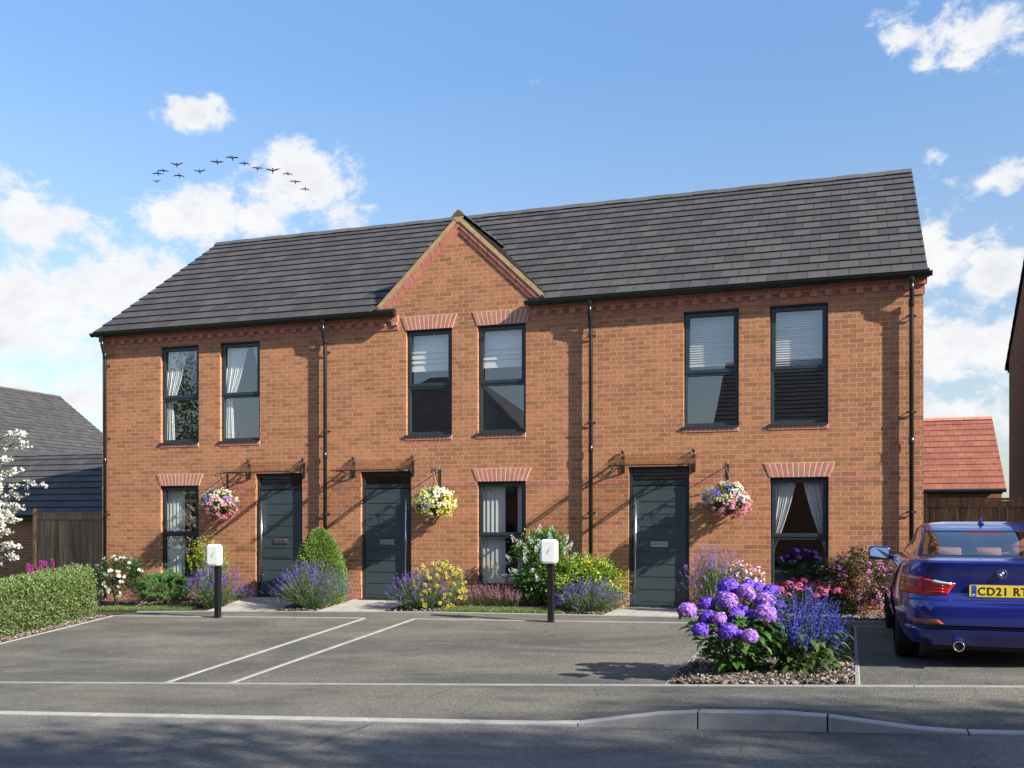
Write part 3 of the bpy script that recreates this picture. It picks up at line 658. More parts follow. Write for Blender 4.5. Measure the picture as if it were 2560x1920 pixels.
# ================================================================== CURTAINS AND BLINDS (hang inside the rooms)
def curtain(c, z0, h, side, top, tie, bot, zt, label, folds=9):
    """side -1 left, +1 right; widths at head, at the tie-back and at the hem, measured from the window edge"""
    def f(t, q):
        z = z0 + h * (1 - q); a = zt
        w = (top + (tie - top) * (q / a) ** 1.25) if q < a else tie + (bot - tie) * min(1, (q - a) / (1 - a)) ** .7
        x = c + side * (WW + .03) - side * w * t
        return (x, .150 + .010 * math.sin(t * folds * 2 * PI + q * .6) * (1 if q > .05 else .6) + .006 * math.sin(t * 23 + q * 5), z)
    ob = MB().grid(f, [i / 72 for i in range(73)], [i / 26 for i in range(27)]).build('curtain', M['cloth'], smooth=True)
    return tag(ob, label, 'curtain', 'tied back white curtains')
for i, (c, nm) in enumerate(((1.812, 'leftmost upstairs window'), (3.152, 'second upstairs window'))):
    curtain(c, 2.96, 1.80, -1, .56, .20, .24, .62, 'wide white curtain gathered at the left side of the %s' % nm)
    curtain(c, 2.96, 1.80, 1, .26, .02, .05, .62, 'narrow white curtain sliver at the right side of the %s' % nm, 5)
curtain(13.22, .33, 1.76, -1, .42, .08, .06, .66, 'white curtain tied back at the left of the ground floor window nearest the car')
curtain(13.22, .33, 1.76, 1, .42, .08, .06, .66, 'white curtain tied back at the right of the ground floor window nearest the car')
def vblind(c, z0, z1, groups, label):
    mb = MB()
    for a, b in groups:
        u = c - WW + a
        while u < c - WW + b - .02:
            mb.add([(u, .150, z0), (u + .085, .175, z0), (u + .085, .175, z1), (u, .150, z1), (u, .153, z0), (u + .085, .178, z0), (u + .085, .178, z1), (u, .153, z1)], [(0, 1, 2, 3), (7, 6, 5, 4), (0, 4, 5, 1), (2, 6, 7, 3), (1, 5, 6, 2), (3, 7, 4, 0)]); u += .080
    mb.box(c - WW, c + WW, .18, .22, z1, z1 + .03)
    tag(mb.build('vertical_blind', M['blind']), label, 'blind')
vblind(1.812, .34, 2.05, [(.02, .44), (.77, .86)], 'pale vertical blind half open behind the ground floor window beside the yellow green shrub')
vblind(8.342, .34, 2.05, [(.04, .46), (.68, .74), (.80, .86)], 'grey vertical blind pulled open behind the ground floor window beside the white lilac')
def roman(c, label):
    mb = MB(); zs = [4.74, 4.38, 4.28, 4.20, 4.06]
    for a, b in zip(zs, zs[1:]): mb.add([(c - WW, .19, a), (c + WW, .19, a), (c + WW, .165, b), (c - WW, .165, b), (c - WW, .20, a), (c + WW, .20, a), (c + WW, .20, b), (c - WW, .20, b)], [(3, 2, 1, 0), (4, 5, 6, 7), (2, 3, 7, 6), (0, 3, 7, 4), (1, 5, 6, 2)])
    tag(mb.build('roman_blind', M['cloth']), label, 'blind', 'roman blinds under the gable')
roman(6.998, 'white folded roman blind in the left window under the gable'); roman(8.342, 'white folded roman blind in the right window under the gable')
def venetian(c, zb, label):
    mb = MB(); z = 4.71
    while z > zb: mb.add([(c - WW, .165, z - .026), (c + WW, .165, z - .026), (c + WW, .190, z + .010), (c - WW, .190, z + .010)], [(0, 1, 2, 3)]); z -= .038
    mb.box(c - WW, c + WW, .165, .195, zb - .03, zb)
    o = mb.build('venetian_blind', M['blind']); s = o.modifiers.new('thickness', 'SOLIDIFY'); s.thickness = .0015
    tag(o, label, 'blind', 'lowered venetian blinds upstairs on the right')
venetian(11.872, 3.93, 'slatted blind half lowered in the left of the two upstairs windows nearest the car'); venetian(13.215, 3.80, 'slatted blind half lowered in the rightmost upstairs window')
# ================================================================== FOLIAGE TOOLS
def unit(v): return v / (np.linalg.norm(v, axis=-1, keepdims=True) + 1e-9)
def rdir(n): return unit(rng.normal(0, 1, (n, 3)))
def leafq(P, A, L_, W_, Nn=None, bend=.12):
    A = unit(A); Nn = rdir(len(P)) if Nn is None else Nn
    S = unit(np.cross(A, Nn)); U = np.cross(S, A); L_ = np.broadcast_to(L_, len(P))[:, None]; W_ = np.broadcast_to(W_, len(P))[:, None]
    m = P + A * L_ * .45 + U * L_ * bend
    return np.stack([P, m + S * W_ * .5, P + A * L_, m - S * W_ * .5], 1)
def clump_points(c, rad, n, K, cr, zmin=-1., hollow=.55, squash=1.):
    """n points in K loose clumps through an ellipsoid; returns points and outward directions"""
    d = rdir(K * 3); d = d[d[:, 2] > zmin][:K]; K = len(d)
    ck = d * rng.uniform(hollow, 1, (K, 1)) ** .6; k = rng.integers(0, K, n); szs = rng.uniform(.6, 1.35, K)
    q = ck[k] + rng.normal(0, cr, (n, 3)) * szs[k][:, None]
    o = unit(q + rng.normal(0, .25, (n, 3)))
    return np.asarray(c) + q * np.asarray(rad), o
def keep_above(P, *arr, z=None):
    m = P[:, 2] > (np.array([gz(p[0], -p[1]) for p in P]) + .01 if z is None else z)
    return (P[m],) + tuple(a[m] for a in arr)
def florets(mb, P, O, size, petals=5, mi=0, cup=.25):
    n = len(P); O = unit(O); ref = rdir(n); X = unit(np.cross(O, ref)); Y = np.cross(O, X); size = np.broadcast_to(size, n)
    for k in range(petals):
        t = 2 * PI * k / petals; A = X * math.cos(t) + Y * math.sin(t) + O * cup
        mb.quads(leafq(P, A, size * .55, size * .42, O, -.05), mi)
def limbs(mb, base, top, n, spread, r0, seg=5, mi=0, wob=.05):
    base, top = np.array(base, float), np.array(top, float); ends = []
    for i in range(n):
        a = rng.uniform(0, 2 * PI); e = top + np.array([math.cos(a), math.sin(a), rng.uniform(-.4, .5)]) * np.asarray(spread) * rng.uniform(.4, 1)
        b = base + np.array([math.cos(a), math.sin(a), 0]) * .02
        pts = [b + (e - b) * np.array([t ** 1.3, t ** 1.3, t]) + rng.normal(0, wob, 3) * t * (1 - t) for t in np.linspace(0, 1, seg)]
        mb.tube(pts, list(np.linspace(r0, r0 * .25, seg)), 5, mi, cap=False); ends.append(e)
    return ends
LM = {}
def lm(name, *a, **k):
    if name not in LM: LM[name] = leafmat(name, *a, **k)
    return LM[name]
def C4(*c): return (*c, 1)
lm('box_leaf', C4(0.099, 0.158, 0.043), C4(0.170, 0.247, 0.078), C4(0.269, 0.327, 0.142))
lm('dark_leaf', C4(0.023, 0.058, 0.016), C4(0.046, 0.098, 0.023), C4(0.078, 0.143, 0.039), spec=.5)
lm('pine_needle', C4(0.073, 0.168, 0.052), C4(0.130, 0.282, 0.081), C4(0.220, 0.422, 0.122))
lm('gold_leaf', C4(0.186, 0.264, 0.024), C4(0.306, 0.388, 0.042), C4(0.437, 0.499, 0.073))
lm('lav_leaf', C4(0.088, 0.147, 0.059), C4(0.138, 0.214, 0.080), C4(0.200, 0.280, 0.106))
lm('lav_flower', C4(0.107, 0.049, 0.360), C4(0.156, 0.080, 0.499), C4(0.253, 0.152, 0.599), trans=.2)
lm('lilac_lav_flower', C4(0.264, 0.120, 0.528), C4(0.384, 0.204, 0.672), C4(0.504, 0.312, 0.768), trans=.2)
lm('conifer_leaf', C4(0.110, 0.205, 0.036), C4(0.189, 0.315, 0.066), C4(0.315, 0.441, 0.123))
lm('santolina_leaf', C4(0.140, 0.196, 0.084), C4(0.224, 0.280, 0.140), C4(0.308, 0.364, 0.210))
lm('yellow_flower_old', C4(.50, .40, .02), C4(.62, .52, .05), C4(.70, .62, .12))
lm('yellow_flower', C4(.56, .50, .07), C4(.66, .60, .13), C4(.74, .70, .24))
lm('heather_leaf', C4(0.075, 0.128, 0.045), C4(0.120, 0.180, 0.068), C4(0.180, 0.240, 0.090))
lm('pink_flower', C4(.48, .12, .25), C4(.62, .25, .38), C4(.72, .42, .50))
lm('white_flower', C4(.70, .70, .64), C4(.80, .80, .77), C4(.82, .82, .80))
lm('pale_lilac_flower', C4(.62, .62, .70), C4(.74, .74, .80), C4(.80, .80, .83))
lm('fresh_leaf', C4(0.056, 0.154, 0.028), C4(0.098, 0.238, 0.042), C4(0.182, 0.350, 0.070))
lm('lime_leaf', C4(0.126, 0.261, 0.025), C4(0.230, 0.384, 0.038), C4(0.413, 0.521, 0.076))
lm('lime_flower', C4(.55, .46, .04), C4(.66, .55, .08), C4(.70, .62, .16))
lm('hyd_leaf', C4(0.054, 0.141, 0.026), C4(0.097, 0.220, 0.035), C4(0.184, 0.334, 0.056), spec=.5)
lm('hyd_blue', C4(0.144, 0.058, 0.622), C4(0.229, 0.098, 0.804), C4(0.373, 0.195, 0.855), trans=.15)
lm('hyd_lilac', C4(0.345, 0.149, 0.678), C4(0.459, 0.232, 0.771), C4(0.574, 0.348, 0.811), trans=.15)
lm('salvia_flower', C4(.015, .02, .36), C4(.03, .035, .58), C4(.10, .12, .72), trans=.2)
lm('sage_leaf', C4(0.046, 0.097, 0.020), C4(0.082, 0.143, 0.036), C4(0.133, 0.194, 0.061))
lm('coral_flower', C4(0.475, 0.060, 0.165), C4(0.589, 0.111, 0.255), C4(0.627, 0.204, 0.375))
lm('purple_leaf', C4(.05, .025, .02), C4(.08, .04, .025), C4(.05, .06, .02))
lm('rose_flower', C4(0.367, 0.064, 0.280), C4(0.459, 0.140, 0.420), C4(0.535, 0.255, 0.550))
lm('magenta_flower', C4(.36, .03, .30), C4(.50, .06, .42), C4(.62, .16, .52))
lm('basket_pink', C4(.58, .14, .28), C4(.72, .30, .42), C4(.78, .48, .56))
lm('basket_cream', C4(.66, .66, .36), C4(.76, .76, .52), C4(.80, .80, .66))
lm('basket_blue', C4(.16, .15, .55), C4(.26, .25, .66), C4(.42, .40, .75))
lm('basket_yellow', C4(.62, .56, .06), C4(.72, .66, .14), C4(.78, .74, .30))
lm('tree_leaf', C4(.03, .065, .012), C4(.05, .10, .02), C4(.09, .14, .03))
# ------------------------------------------------------------------ shrubs and flowers along the wall
def lavender(u, v, w, h, n, label, mat='lav_flower', group='lavender clumps in the front beds', wleaf=1.):
    z = gz(u, v); r = thing('lavender', (u, -v, z), label, 'plant', group)
    th = rng.uniform(0, 2 * PI, n); ph = np.abs(rng.beta(1.5, 1.35, n)) * R(80); ln = h * rng.uniform(.72, 1.06, n) * (1 + .12 * np.sin(th * 3))
    D = np.stack([np.sin(ph) * np.cos(th) * w / h * .62, np.sin(ph) * np.sin(th) * .55 * w / h * .62 - .02, np.cos(ph) * .9 + .12], 1)
    b = np.stack([rng.normal(0, .05, n), rng.normal(0, .04, n), rng.uniform(0, .05, n)], 1) + D * [.12, .12, 0]
    tip = b + D * ln[:, None]; dd = unit(D + [0, 0, .35])
    S = unit(np.cross(D, rdir(n))) * .0024; mid = b + D * ln[:, None] * .55 + [0, 0, .0]
    mb = MB(); mb.quads(np.stack([b - S, b + S, mid + S, mid - S], 1)); mb.quads(np.stack([mid - S, mid + S, tip + S * .7, tip - S * .7], 1)); mb.build('stem', LM['lav_leaf'], r, local=True)
    m = int(n * 9 * wleaf); k = rng.integers(0, n, m); t = rng.beta(1.5, 1.4, m) * .92
    P = b[k] + D[k] * (ln[k] * t)[:, None] + rng.normal(0, .016, (m, 3)); P[:, 2] = np.maximum(P[:, 2], .01)
    MB().quads(leafq(P, D[k] + rdir(m) * .55, rng.uniform(.035, .07, m), rng.uniform(.006, .010, m))).build('foliage', LM['lav_leaf'], r, local=True)
    sel = np.where(rng.random(n) < .72)[0]; mf = len(sel) * 16; k = np.repeat(sel, 16); sp = rng.uniform(.05, .10, n)
    t = rng.random(mf) ; P = tip[k] + dd[k] * (sp[k] * (t - .3))[:, None]
    MB().quads(leafq(P, dd[k] * .7 + rdir(mf), rng.uniform(.014, .024, mf) * (1.15 - t * .6), .011)).build('flower_spike', LM[mat], r, local=True)
    return r
lavender(3.30, 1.0, .92, .70, 430, 'lavender clump behind the charging post on the left')
lavender(5.28, 1.08, 1.12, .70, 520, 'broad lavender clump in front of the clipped cone, between the two left doors')
lavender(7.26, 1.05, .80, .54, 380, 'lavender mixed with yellow button flowers, right of the second door')
lavender(10.12, .98, .82, .44, 380, 'low lavender in front of the lime green bush beside the right door')
lavender(12.0, .62, .80, .90, 480, 'tall pale lavender right of the right hand door, behind the hydrangea', 'lilac_lav_flower')
def bush(name, u, v, c, rad, n, K, cr, leaf, Ls, Ws, label, cat='shrub', zmin=-.8, hollow=.5, fl=None, stems=4, axis_up=.3, flat=0., group=None, sr=.012):
    z = gz(u, v); r = thing(name, (u, -v, z), label, cat, group); c = np.array([u + c[0], -v + c[1], z + c[2]])
    P, O = clump_points(c, rad, n, K, cr, zmin, hollow); P, O = keep_above(P, O)
    A = O + rdir(len(P)) * .7 + [0, 0, axis_up]; Nn = unit(rdir(len(P)) + O * 1.2) if not flat else unit(rdir(len(P)) * (1 - flat) + [0, -.3, 1])
    MB().quads(leafq(P, A, rng.uniform(*Ls, len(P)), rng.uniform(*Ws, len(P)), Nn)).build('foliage', LM[leaf], r)
    if stems:
        mb = MB(); limbs(mb, (u, -v, z - .02), c + [0, 0, rad[2] * .2], stems, np.array(rad) * .6, sr); mb.build('stem', M['stem'], r)
    return r, c, P, O
# white flowering shrub at the left corner
r, c, P, O = bush('flowering_shrub', 1.0, .78, (.02, .0, .53), (.47, .34, .40), 3800, 46, .15, 'dark_leaf', (.035, .06), (.018, .028), 'dark leaved shrub covered in white rosette flowers by the left house corner', stems=6)
Pf, Of = clump_points(c, (.50, .38, .44), 120, 110, .04, -.8, .85)
fm = MB(); Of = unit(Of + [0, -.55, .2]); florets(fm, Pf, Of, .070, 7); florets(fm, Pf + Of * .008, Of, .045, 6, cup=.6); fm.build('flower', LM['white_flower'], r)
# dwarf pine: cushions of needle whorls
z = gz(2.02, .72); r = thing('dwarf_pine', (2.02, -.72, z), 'rounded dark green dwarf pine below the left ground floor window', 'shrub')
mb = MB(); Pc, Oc = clump_points((2.02, -.72, z + .30), (.50, .36, .36), 330, 240, .03, -.5, .8)
Pc, Oc = keep_above(Pc, Oc)
for p, o in zip(Pc, Oc):
    k = 60; o = unit((o + np.array([0, -.1, .35]))[None])[0]; t = rng.uniform(0, .10, k)
    mb.quads(leafq(p - o * .08 + o * t[:, None], o * .75 + rdir(k) * .75, rng.uniform(.04, .065, k), .0065))
mb.build('foliage', LM['pine_needle'], r); mb = MB(); limbs(mb, (2.02, -.72, z - .02), (2.02, -.72, z + .3), 9, (.4, .3, .2), .018); mb.build('stem', M['stem'], r)
# upright golden shrub behind the left lavender: separate wands
def wands(name, u, v, n, h, spread, leaf, label, ls=(.04, .065), per=26, z0=.1, cat='shrub'):
    z = gz(u, v); r = thing(name, (u, -v, z), label, cat); mb, sm = MB(), MB()
    for i in range(n):
        a = rng.uniform(0, 2 * PI); q = rng.uniform(.1, 1) ** .7; hh = h * rng.uniform(.62, 1.0) * (1.05 - .30 * q)
        e = np.array([u + math.cos(a) * spread[0] * q, -v + math.sin(a) * spread[1] * q, z + hh]); b = np.array([u, -v, z])
        pts = [b + (e - b) * np.array([t ** .8, t ** .8, t]) for t in np.linspace(0, 1, 6)]; sm.tube(pts, list(np.linspace(.007, .002, 6)), 4, cap=False)
        t = rng.uniform(z0, 1.0, per); P = b + (e - b) * np.stack([t ** .8, t ** .8, t], 1) + rng.normal(0, .012, (per, 3))
        mb.quads(leafq(P, rdir(per) + [0, 0, .5], rng.uniform(*ls, per), rng.uniform(ls[0] * .4, ls[1] * .45, per)))
    mb.build('foliage', LM[leaf], r); sm.build('stem', M['stem'], r); return r
wands('golden_shrub', 2.80, .50, 120, 1.30, (.50, .26), 'gold_leaf', 'upright yellow green shrub with arching wands behind the left charging post', per=40)
# clipped conifer cone
z = gz(5.05, .55); r = thing('conifer', (5.15, -.55, z), 'clipped bright green conifer cone between the first and second doors', 'shrub')
n = 24000; t = rng.random(n) ** .85; zz = t * 1.28; prof = np.interp(t, [0, .08, .3, .6, .8, .92, .97, 1], [.40, .46, .47, .385, .285, .17, .10, .02]); a = rng.uniform(0, 2 * PI, n)
lump = 1 + .11 * np.sin(a * 7 + zz * 12) * np.sin(zz * 17 + a * 3) + rng.normal(0, .05, n); rr = prof * lump * rng.uniform(.72, 1.0, n) ** .5
P = np.stack([5.15 + rr * np.cos(a), -.55 + rr * np.sin(a) * .9, z + .02 + zz + rng.normal(0, .015, n)], 1); O = np.stack([np.cos(a), np.sin(a), 0 * a + .55], 1)
MB().quads(leafq(P, O + rdir(n) * .8 + [0, 0, .3], rng.uniform(.028, .05, n), rng.uniform(.013, .021, n))).build('foliage', LM['conifer_leaf'], r)
MB().tube([(5.15, -.55, z - .02), (5.15, -.55, z + 1.1)], [.035, .01], 6).build('stem', M['stem'], r)
# santolina with yellow buttons
r, c, P, O = bush('santolina', 7.50, .80, (0, 0, .30), (.45, .33, .36), 7000, 60, .12, 'santolina_leaf', (.03, .055), (.004, .008), 'grey green bush with round yellow button flowers, right of the second door', 'plant')
mb, sm = MB(), MB(); Pf, Of = clump_points(c, (.50, .42, .48), 170, 150, .03, -.55, .9); Pf, Of = keep_above(Pf, Of)
for p, o in zip(Pf, Of):
    k = 26; d = rdir(k); s = rng.uniform(.026, .036); mb.quads(leafq(p + d * s * .3, d, s * .9, s * .75)); sm.tube([p * .5 + c * .5, p], .0022, 3, cap=False)
mb.build('flower', LM['yellow_flower'], r); sm.build('stem', M['gstem'], r)
# pink heather
z = gz(8.35, .42); r = thing('heather', (8.35, -.42, z), 'low spreading heather with pink flower spikes under the middle ground floor window', 'plant')
n = 520; bx = rng.uniform(-.62, .62, n); by = rng.uniform(-.22, .18, n); hh = rng.uniform(.24, .46, n) * (1 - .35 * (np.abs(bx) / .65) ** 2)
b = np.stack([8.35 + bx * .8, -.42 + by, np.full(n, z)], 1); d = unit(np.stack([bx * .6 + rng.normal(0, .2, n), by - .12 + rng.normal(0, .2, n), np.full(n, 1.)], 1)); tip = b + d * hh[:, None]
m = n * 16; k = rng.integers(0, n, m); t = rng.random(m) * .9; MB().quads(leafq(b[k] + (tip - b)[k] * t[:, None] + rng.normal(0, .008, (m, 3)), d[k] + rdir(m) * .7, rng.uniform(.015, .03, m), .005)).build('foliage', LM['heather_leaf'], r)
sel = np.where(rng.random(n) < .62)[0]; k = np.repeat(sel, 15); m = len(k); t = rng.uniform(.55, 1.02, m); MB().quads(leafq(b[k] + (tip - b)[k] * t[:, None] + rng.normal(0, .005, (m, 3)), d[k] * .4 + rdir(m), rng.uniform(.010, .017, m), .010)).build('flower_spike', LM['pink_flower'], r)
# white lilac
r, c, P, O = bush('lilac', 9.15, .34, (.02, -.05, .70), (.45, .28, .52), 6500, 70, .15, 'fresh_leaf', (.04, .065), (.025, .04), 'white lilac bush with upright flower heads behind the right charging post', stems=7, zmin=-1.)
mb = MB(); Pf, Of = clump_points(c, (.54, .32, .58), 76, 70, .03, -.9, .9)
for p, o in zip(Pf, Of):
    ax = unit((o + np.array([0, -.1, .9]))[None])[0]; k = 54; t = rng.random(k); q = rdir(k); q -= ax * (q @ ax)[:, None]
    mb.quads(leafq(p + ax * (t * .13)[:, None] + q * (.034 * (1 - t * .85))[:, None], q + ax * .4, .018, .016))
mb.build('flower', LM['pale_lilac_flower'], r)
# lime green bush
r, c, P, O = bush('lime_bush', 9.96, .46, (0, 0, .38), (.56, .36, .40), 8200, 80, .14, 'lime_leaf', (.04, .075), (.018, .03), 'wide lime green bush flecked with yellow, left of the right hand door', axis_up=-.1)
mb = MB(); Pf, Of = clump_points(c, (.58, .37, .45), 420, 90, .06, -.6, .85); Pf, Of = keep_above(Pf, Of); florets(mb, Pf, unit(Of + [0, -.3, .4]), .040, 5); mb.build('flower', LM['lime_flower'], r)
# pink and white phlox behind the hydrangea
r, c, P, O = bush('phlox', 12.35, .42, (0, 0, .36), (.34, .22, .32), 1500, 30, .15, 'fresh_leaf', (.04, .06), (.012, .02), 'pink and white flower heads between the tall lavender and the window', 'plant')
mb = MB(); Pf, Of = clump_points(c + [0, -.02, .10], (.36, .25, .34), 230, 30, .09, .1, .85); florets(mb, Pf, unit(Of + [0, -.4, .5]), .040, 5, 0); k = len(Pf) // 2; florets(mb, Pf[:k] + [.01, -.02, .012], unit(Of[:k] + [0, -.4, .5]), .036, 5, 1); mb.build('flower', [LM['pink_flower'], LM['white_flower']], r)
# coral sedum under the right window
r, c, P, O = bush('sedum', 13.3, .42, (.05, 0, .18), (.62, .24, .22), 1600, 40, .12, 'fresh_leaf', (.03, .05), (.015, .025), 'low coral red flower clusters under the window behind the hydrangea', 'plant')
mb = MB(); Pk, Ok = clump_points(c + [0, -.03, .10], (.64, .28, .20), 58, 58, .02, .0, .8)
for p in Pk:
    k = 40; q = rdir(k); q[:, 2] = np.abs(q[:, 2]); florets(mb, p + [0, 0, rng.uniform(-.06, .06)] + q * [.06, .055, .045], q + [0, -.2, .3], .026, 5)
mb.build('flower', LM['coral_flower'], r)
# dark rose bush by the car
r, c, P, O = bush('rose_bush', 14.02, .34, (.02, 0, .46), (.48, .28, .47), 4200, 60, .14, 'purple_leaf', (.035, .06), (.018, .028), 'dark leaved bush with small rose pink flowers beside the car, at the wall', stems=8)
P2, O2 = clump_points(c, (.46, .30, .45), 2200, 60, .14, -.8, .6); P2, O2 = keep_above(P2, O2); MB().quads(leafq(P2, O2 + rdir(len(P2)), .04, .02)).build('foliage', LM['dark_leaf'], r)
mb = MB(); Pf, Of = clump_points(c, (.50, .33, .50), 360, 80, .05, -.7, .85); Pf, Of = keep_above(Pf, Of); florets(mb, Pf, unit(Of + [0, -.4, .3]), .034, 5); mb.build('flower', LM['rose_flower'], r)
# ------------------------------------------------------------------ hydrangea and salvia in the bed by the car
hu, hv = 12.90, 6.22; hz = gz(hu, hv)
r = thing('hydrangea', (hu, -hv, hz), 'large hydrangea with violet and lilac globe flower heads in the bark bed', 'shrub')
def bigleaf(mb, p, a, n_, L_, W_, droop=.35, mi=0):
    """a leaf blade in 4 folded strips that arches over"""
    a = a / np.linalg.norm(a); s = np.cross(a, n_); s /= np.linalg.norm(s) + 1e-9; up = np.cross(s, a)
    ts = np.linspace(0, 1, 6); w = W_ * np.array([.10, .72, 1.0, .86, .50, .02]); V = []
    for t, ww in zip(ts, w):
        c0 = p + a * L_ * (t - .12 * t * t) - np.array([0, 0, 1]) * L_ * droop * t * t
        V += [c0 - s * ww * .5 + up * ww * .16, c0, c0 + s * ww * .5 + up * ww * .16]
    F = [(i * 3 + k, i * 3 + k + 1, i * 3 + 4 + k, i * 3 + 3 + k) for i in range(5) for k in range(2)]
    mb.add(V, F, mi)
heads = []                                             # (du, dv, z, radius, lilac?)
for x, y, rad, li in ((248, 1045, 72, 1), (580, 860, 80, 0), (570, 965, 78, 1), (715, 890, 66, 1), (745, 840, 55, 0), (815, 860, 48, 0), (920, 885, 58, 0), (875, 925, 50, 0), (870, 965, 78, 1), (870, 1068, 85, 1), (985, 1010, 50, 0), (405, 990, 62, 0), (415, 1100, 66, 0), (505, 1110, 56, 1), (637, 1087, 70, 0), (355, 1200, 64, 0), (575, 1210, 76, 0), (750, 1248, 62, 1), (770, 945, 45, 1), (690, 1030, 45, 0), (760, 1085, 48, 0), (665, 1235, 40, 0), (530, 930, 45, 0)):
    X, Y = 1640 + x / 3.1906, 1200 + y / 3.1906; heads.append((X, Y, rad / 3.1906, li))
fol = MB(); stm = MB()
CAM = np.array((13.964, -16.005, 1.4))
for i, (X, Y, rp, li) in enumerate(heads):
    d = np.array(px_dir(X, Y)); t0 = {0: -.20, 1: .04, 2: .22, 3: -.05}[i % 4] - (Y - 1560) / 1000.
    # depth: lower heads sit on the near side of the plant, upper heads at its middle and back
    f0 = 9.20 + (1592 - Y) / 130 * .62 + (-.12 if li else 0.0); w = np.array([-math.sin(AZ), math.cos(AZ), 0]); P = CAM + d * f0 / (d @ w)
    rad = rp * f0 / 2489 * .98; k = int(900 * (rad / .09) ** 2); q = rdir(k); q = q[q[:, 2] > -.75]; wob = 1 + .09 * np.sin(q[:, 0] * 7 + i) * np.sin(q[:, 1] * 6 + q[:, 2] * 7) + rng.normal(0, .045, len(q))
    mb = MB(); florets(mb, P + q * (rad * wob * [1, 1, .86])[:, None] if np.ndim(wob) == 2 else P + q * (rad * wob)[:, None] * [1, 1, .88], q + rng.normal(0, .3, q.shape), rng.uniform(.022, .034, len(q)), 4, cup=.12)
    core = MB().lathe([(rad * .80 * math.sin(PI * k_ / 8), P[2] - rad * .70 * math.cos(PI * k_ / 8)) for k_ in range(9)], (P[0], P[1], 0), 14)
    mb.add(np.concatenate(core.v), core.f[0][0])
    mb.build('flower_head', LM['hyd_lilac' if li else 'hyd_blue'], r)
    b = np.array([hu + rng.normal(0, .07), -hv + rng.normal(0, .06), hz]); stm.tube([b, b * .5 + P * .5 + [0, 0, .08], P - [0, 0, rad * .6]], [.008, .006, .005], 5, cap=False)
    for k_ in range(3):
        a = rng.uniform(0, 2 * PI); bigleaf(fol, P - np.array([0, 0, rad * .75]), np.array([math.cos(a), math.sin(a), .25]), np.array([0, 0, 1.]), rng.uniform(.12, .17), rng.uniform(.07, .10), .3)
for k_ in range(300):                                  # the leafy skirt
    a = rng.uniform(0, 2 * PI); q = rng.uniform(.25, 1); zc = rng.uniform(.05, .60); rr = (.40 * (zc / .34) ** .5 if zc < .34 else .46) * q
    p = np.array([hu + .02 + math.cos(a) * rr * .95, -hv + math.sin(a) * rr * .8, hz + zc]); bigleaf(fol, p, np.array([math.cos(a) * .8, math.sin(a) * .8 - .1, rng.uniform(-.1, .7)]), np.array([rng.normal(0, .3), rng.normal(0, .3), 1.]), rng.uniform(.11, .19), rng.uniform(.065, .105), rng.uniform(.25, .6))
fol.build('foliage', LM['hyd_leaf'], r, smooth=True); stm.build('stem', M['gstem'], r)
su, sv = 13.52, 6.12; sz = gz(su, sv)
r = thing('salvia', (su, -sv, sz), 'deep blue salvia with many upright flower spikes between the hydrangea and the car', 'plant')
fol, fl, stm = MB(), MB(), MB()
for k_ in range(150):
    a = rng.uniform(0, 2 * PI); q = rng.uniform(.2, 1) ** .6; zc = rng.uniform(.03, .42); rr = .40 * q
    p = np.array([su + math.cos(a) * rr * .95, -sv + math.sin(a) * rr * .75, sz + zc]); bigleaf(fol, p, np.array([math.cos(a), math.sin(a) - .1, rng.uniform(-.2, .6)]), np.array([rng.normal(0, .3), rng.normal(0, .3), 1.]), rng.uniform(.09, .15), rng.uniform(.045, .07), rng.uniform(.3, .7))
for k_ in range(140):
    a = rng.uniform(0, 2 * PI); q = rng.random() ** .6; hh = rng.uniform(.52, .92) * (1.04 - .28 * q); b = np.array([su + math.cos(a) * .12 * q, -sv + math.sin(a) * .10 * q, sz]); e = np.array([su + math.cos(a) * .46 * q, -sv + math.sin(a) * .36 * q, sz + hh])
    stm.tube([b, b * .5 + e * .5 + [0, 0, .05], e], [.004, .003, .0015], 4, cap=False); m = 50; t = rng.uniform(.55, 1.0, m); P = b + (e - b) * t[:, None] + rng.normal(0, .014, (m, 3)) * (1.15 - t)[:, None] * 2
    fl.quads(leafq(P, rdir(m) + [0, 0, -.2], rng.uniform(.014, .026, m), rng.uniform(.008, .013, m)))
    m = 8; t = rng.uniform(.2, .6, m); fol.quads(leafq(b + (e - b) * t[:, None], rdir(m) + [0, 0, .3], rng.uniform(.04, .07, m), .022))
fol.build('foliage', LM['sage_leaf'], r, smooth=True); fl.build('flower_spike', LM['salvia_flower'], r); stm.build('stem', M['gstem'], r)
# ------------------------------------------------------------------ hedge, foxgloves and blossom tree on the left
r = thing('hedge', (1.22, -4.3, gz(1.0, 4.3)), 'clipped pale green box hedge along the left side of the drive', 'hedge')
n = 46000; t = rng.uniform(0, 1, n); vv = 1.9 + t * 5.0; a = rng.uniform(-.15, PI, n); e = 3.6
cx, cz = np.cos(a), np.sin(a); hw, hh = .36, .39
rx = np.sign(cx) * np.abs(cx) ** (2 / e); rz = np.sign(cz) * np.abs(cz) ** (2 / e)
endt = np.minimum(1, np.minimum(vv - 1.9, 6.9 - vv) / .35 + .25) ** .5
lump = 1 + .05 * np.sin(vv * 7 + a * 3) * np.sin(a * 5 + vv * 3) + .05 * np.sin(vv * 2.3) + .035 * np.sin(vv * 23 + a * 11) * np.sin(a * 17 - vv * 13) + rng.normal(0, .065, n); dep = 1 - rng.exponential(.07, n)
gzz_ = np.array([gz(1.0, q) for q in np.linspace(2, 7, 60)]); g0 = np.interp(vv, np.linspace(2, 7, 60), gzz_)
ZH = rng.uniform(0, 1, n)
low = rng.random(n) < .45                               # the vertical faces below the rounded top
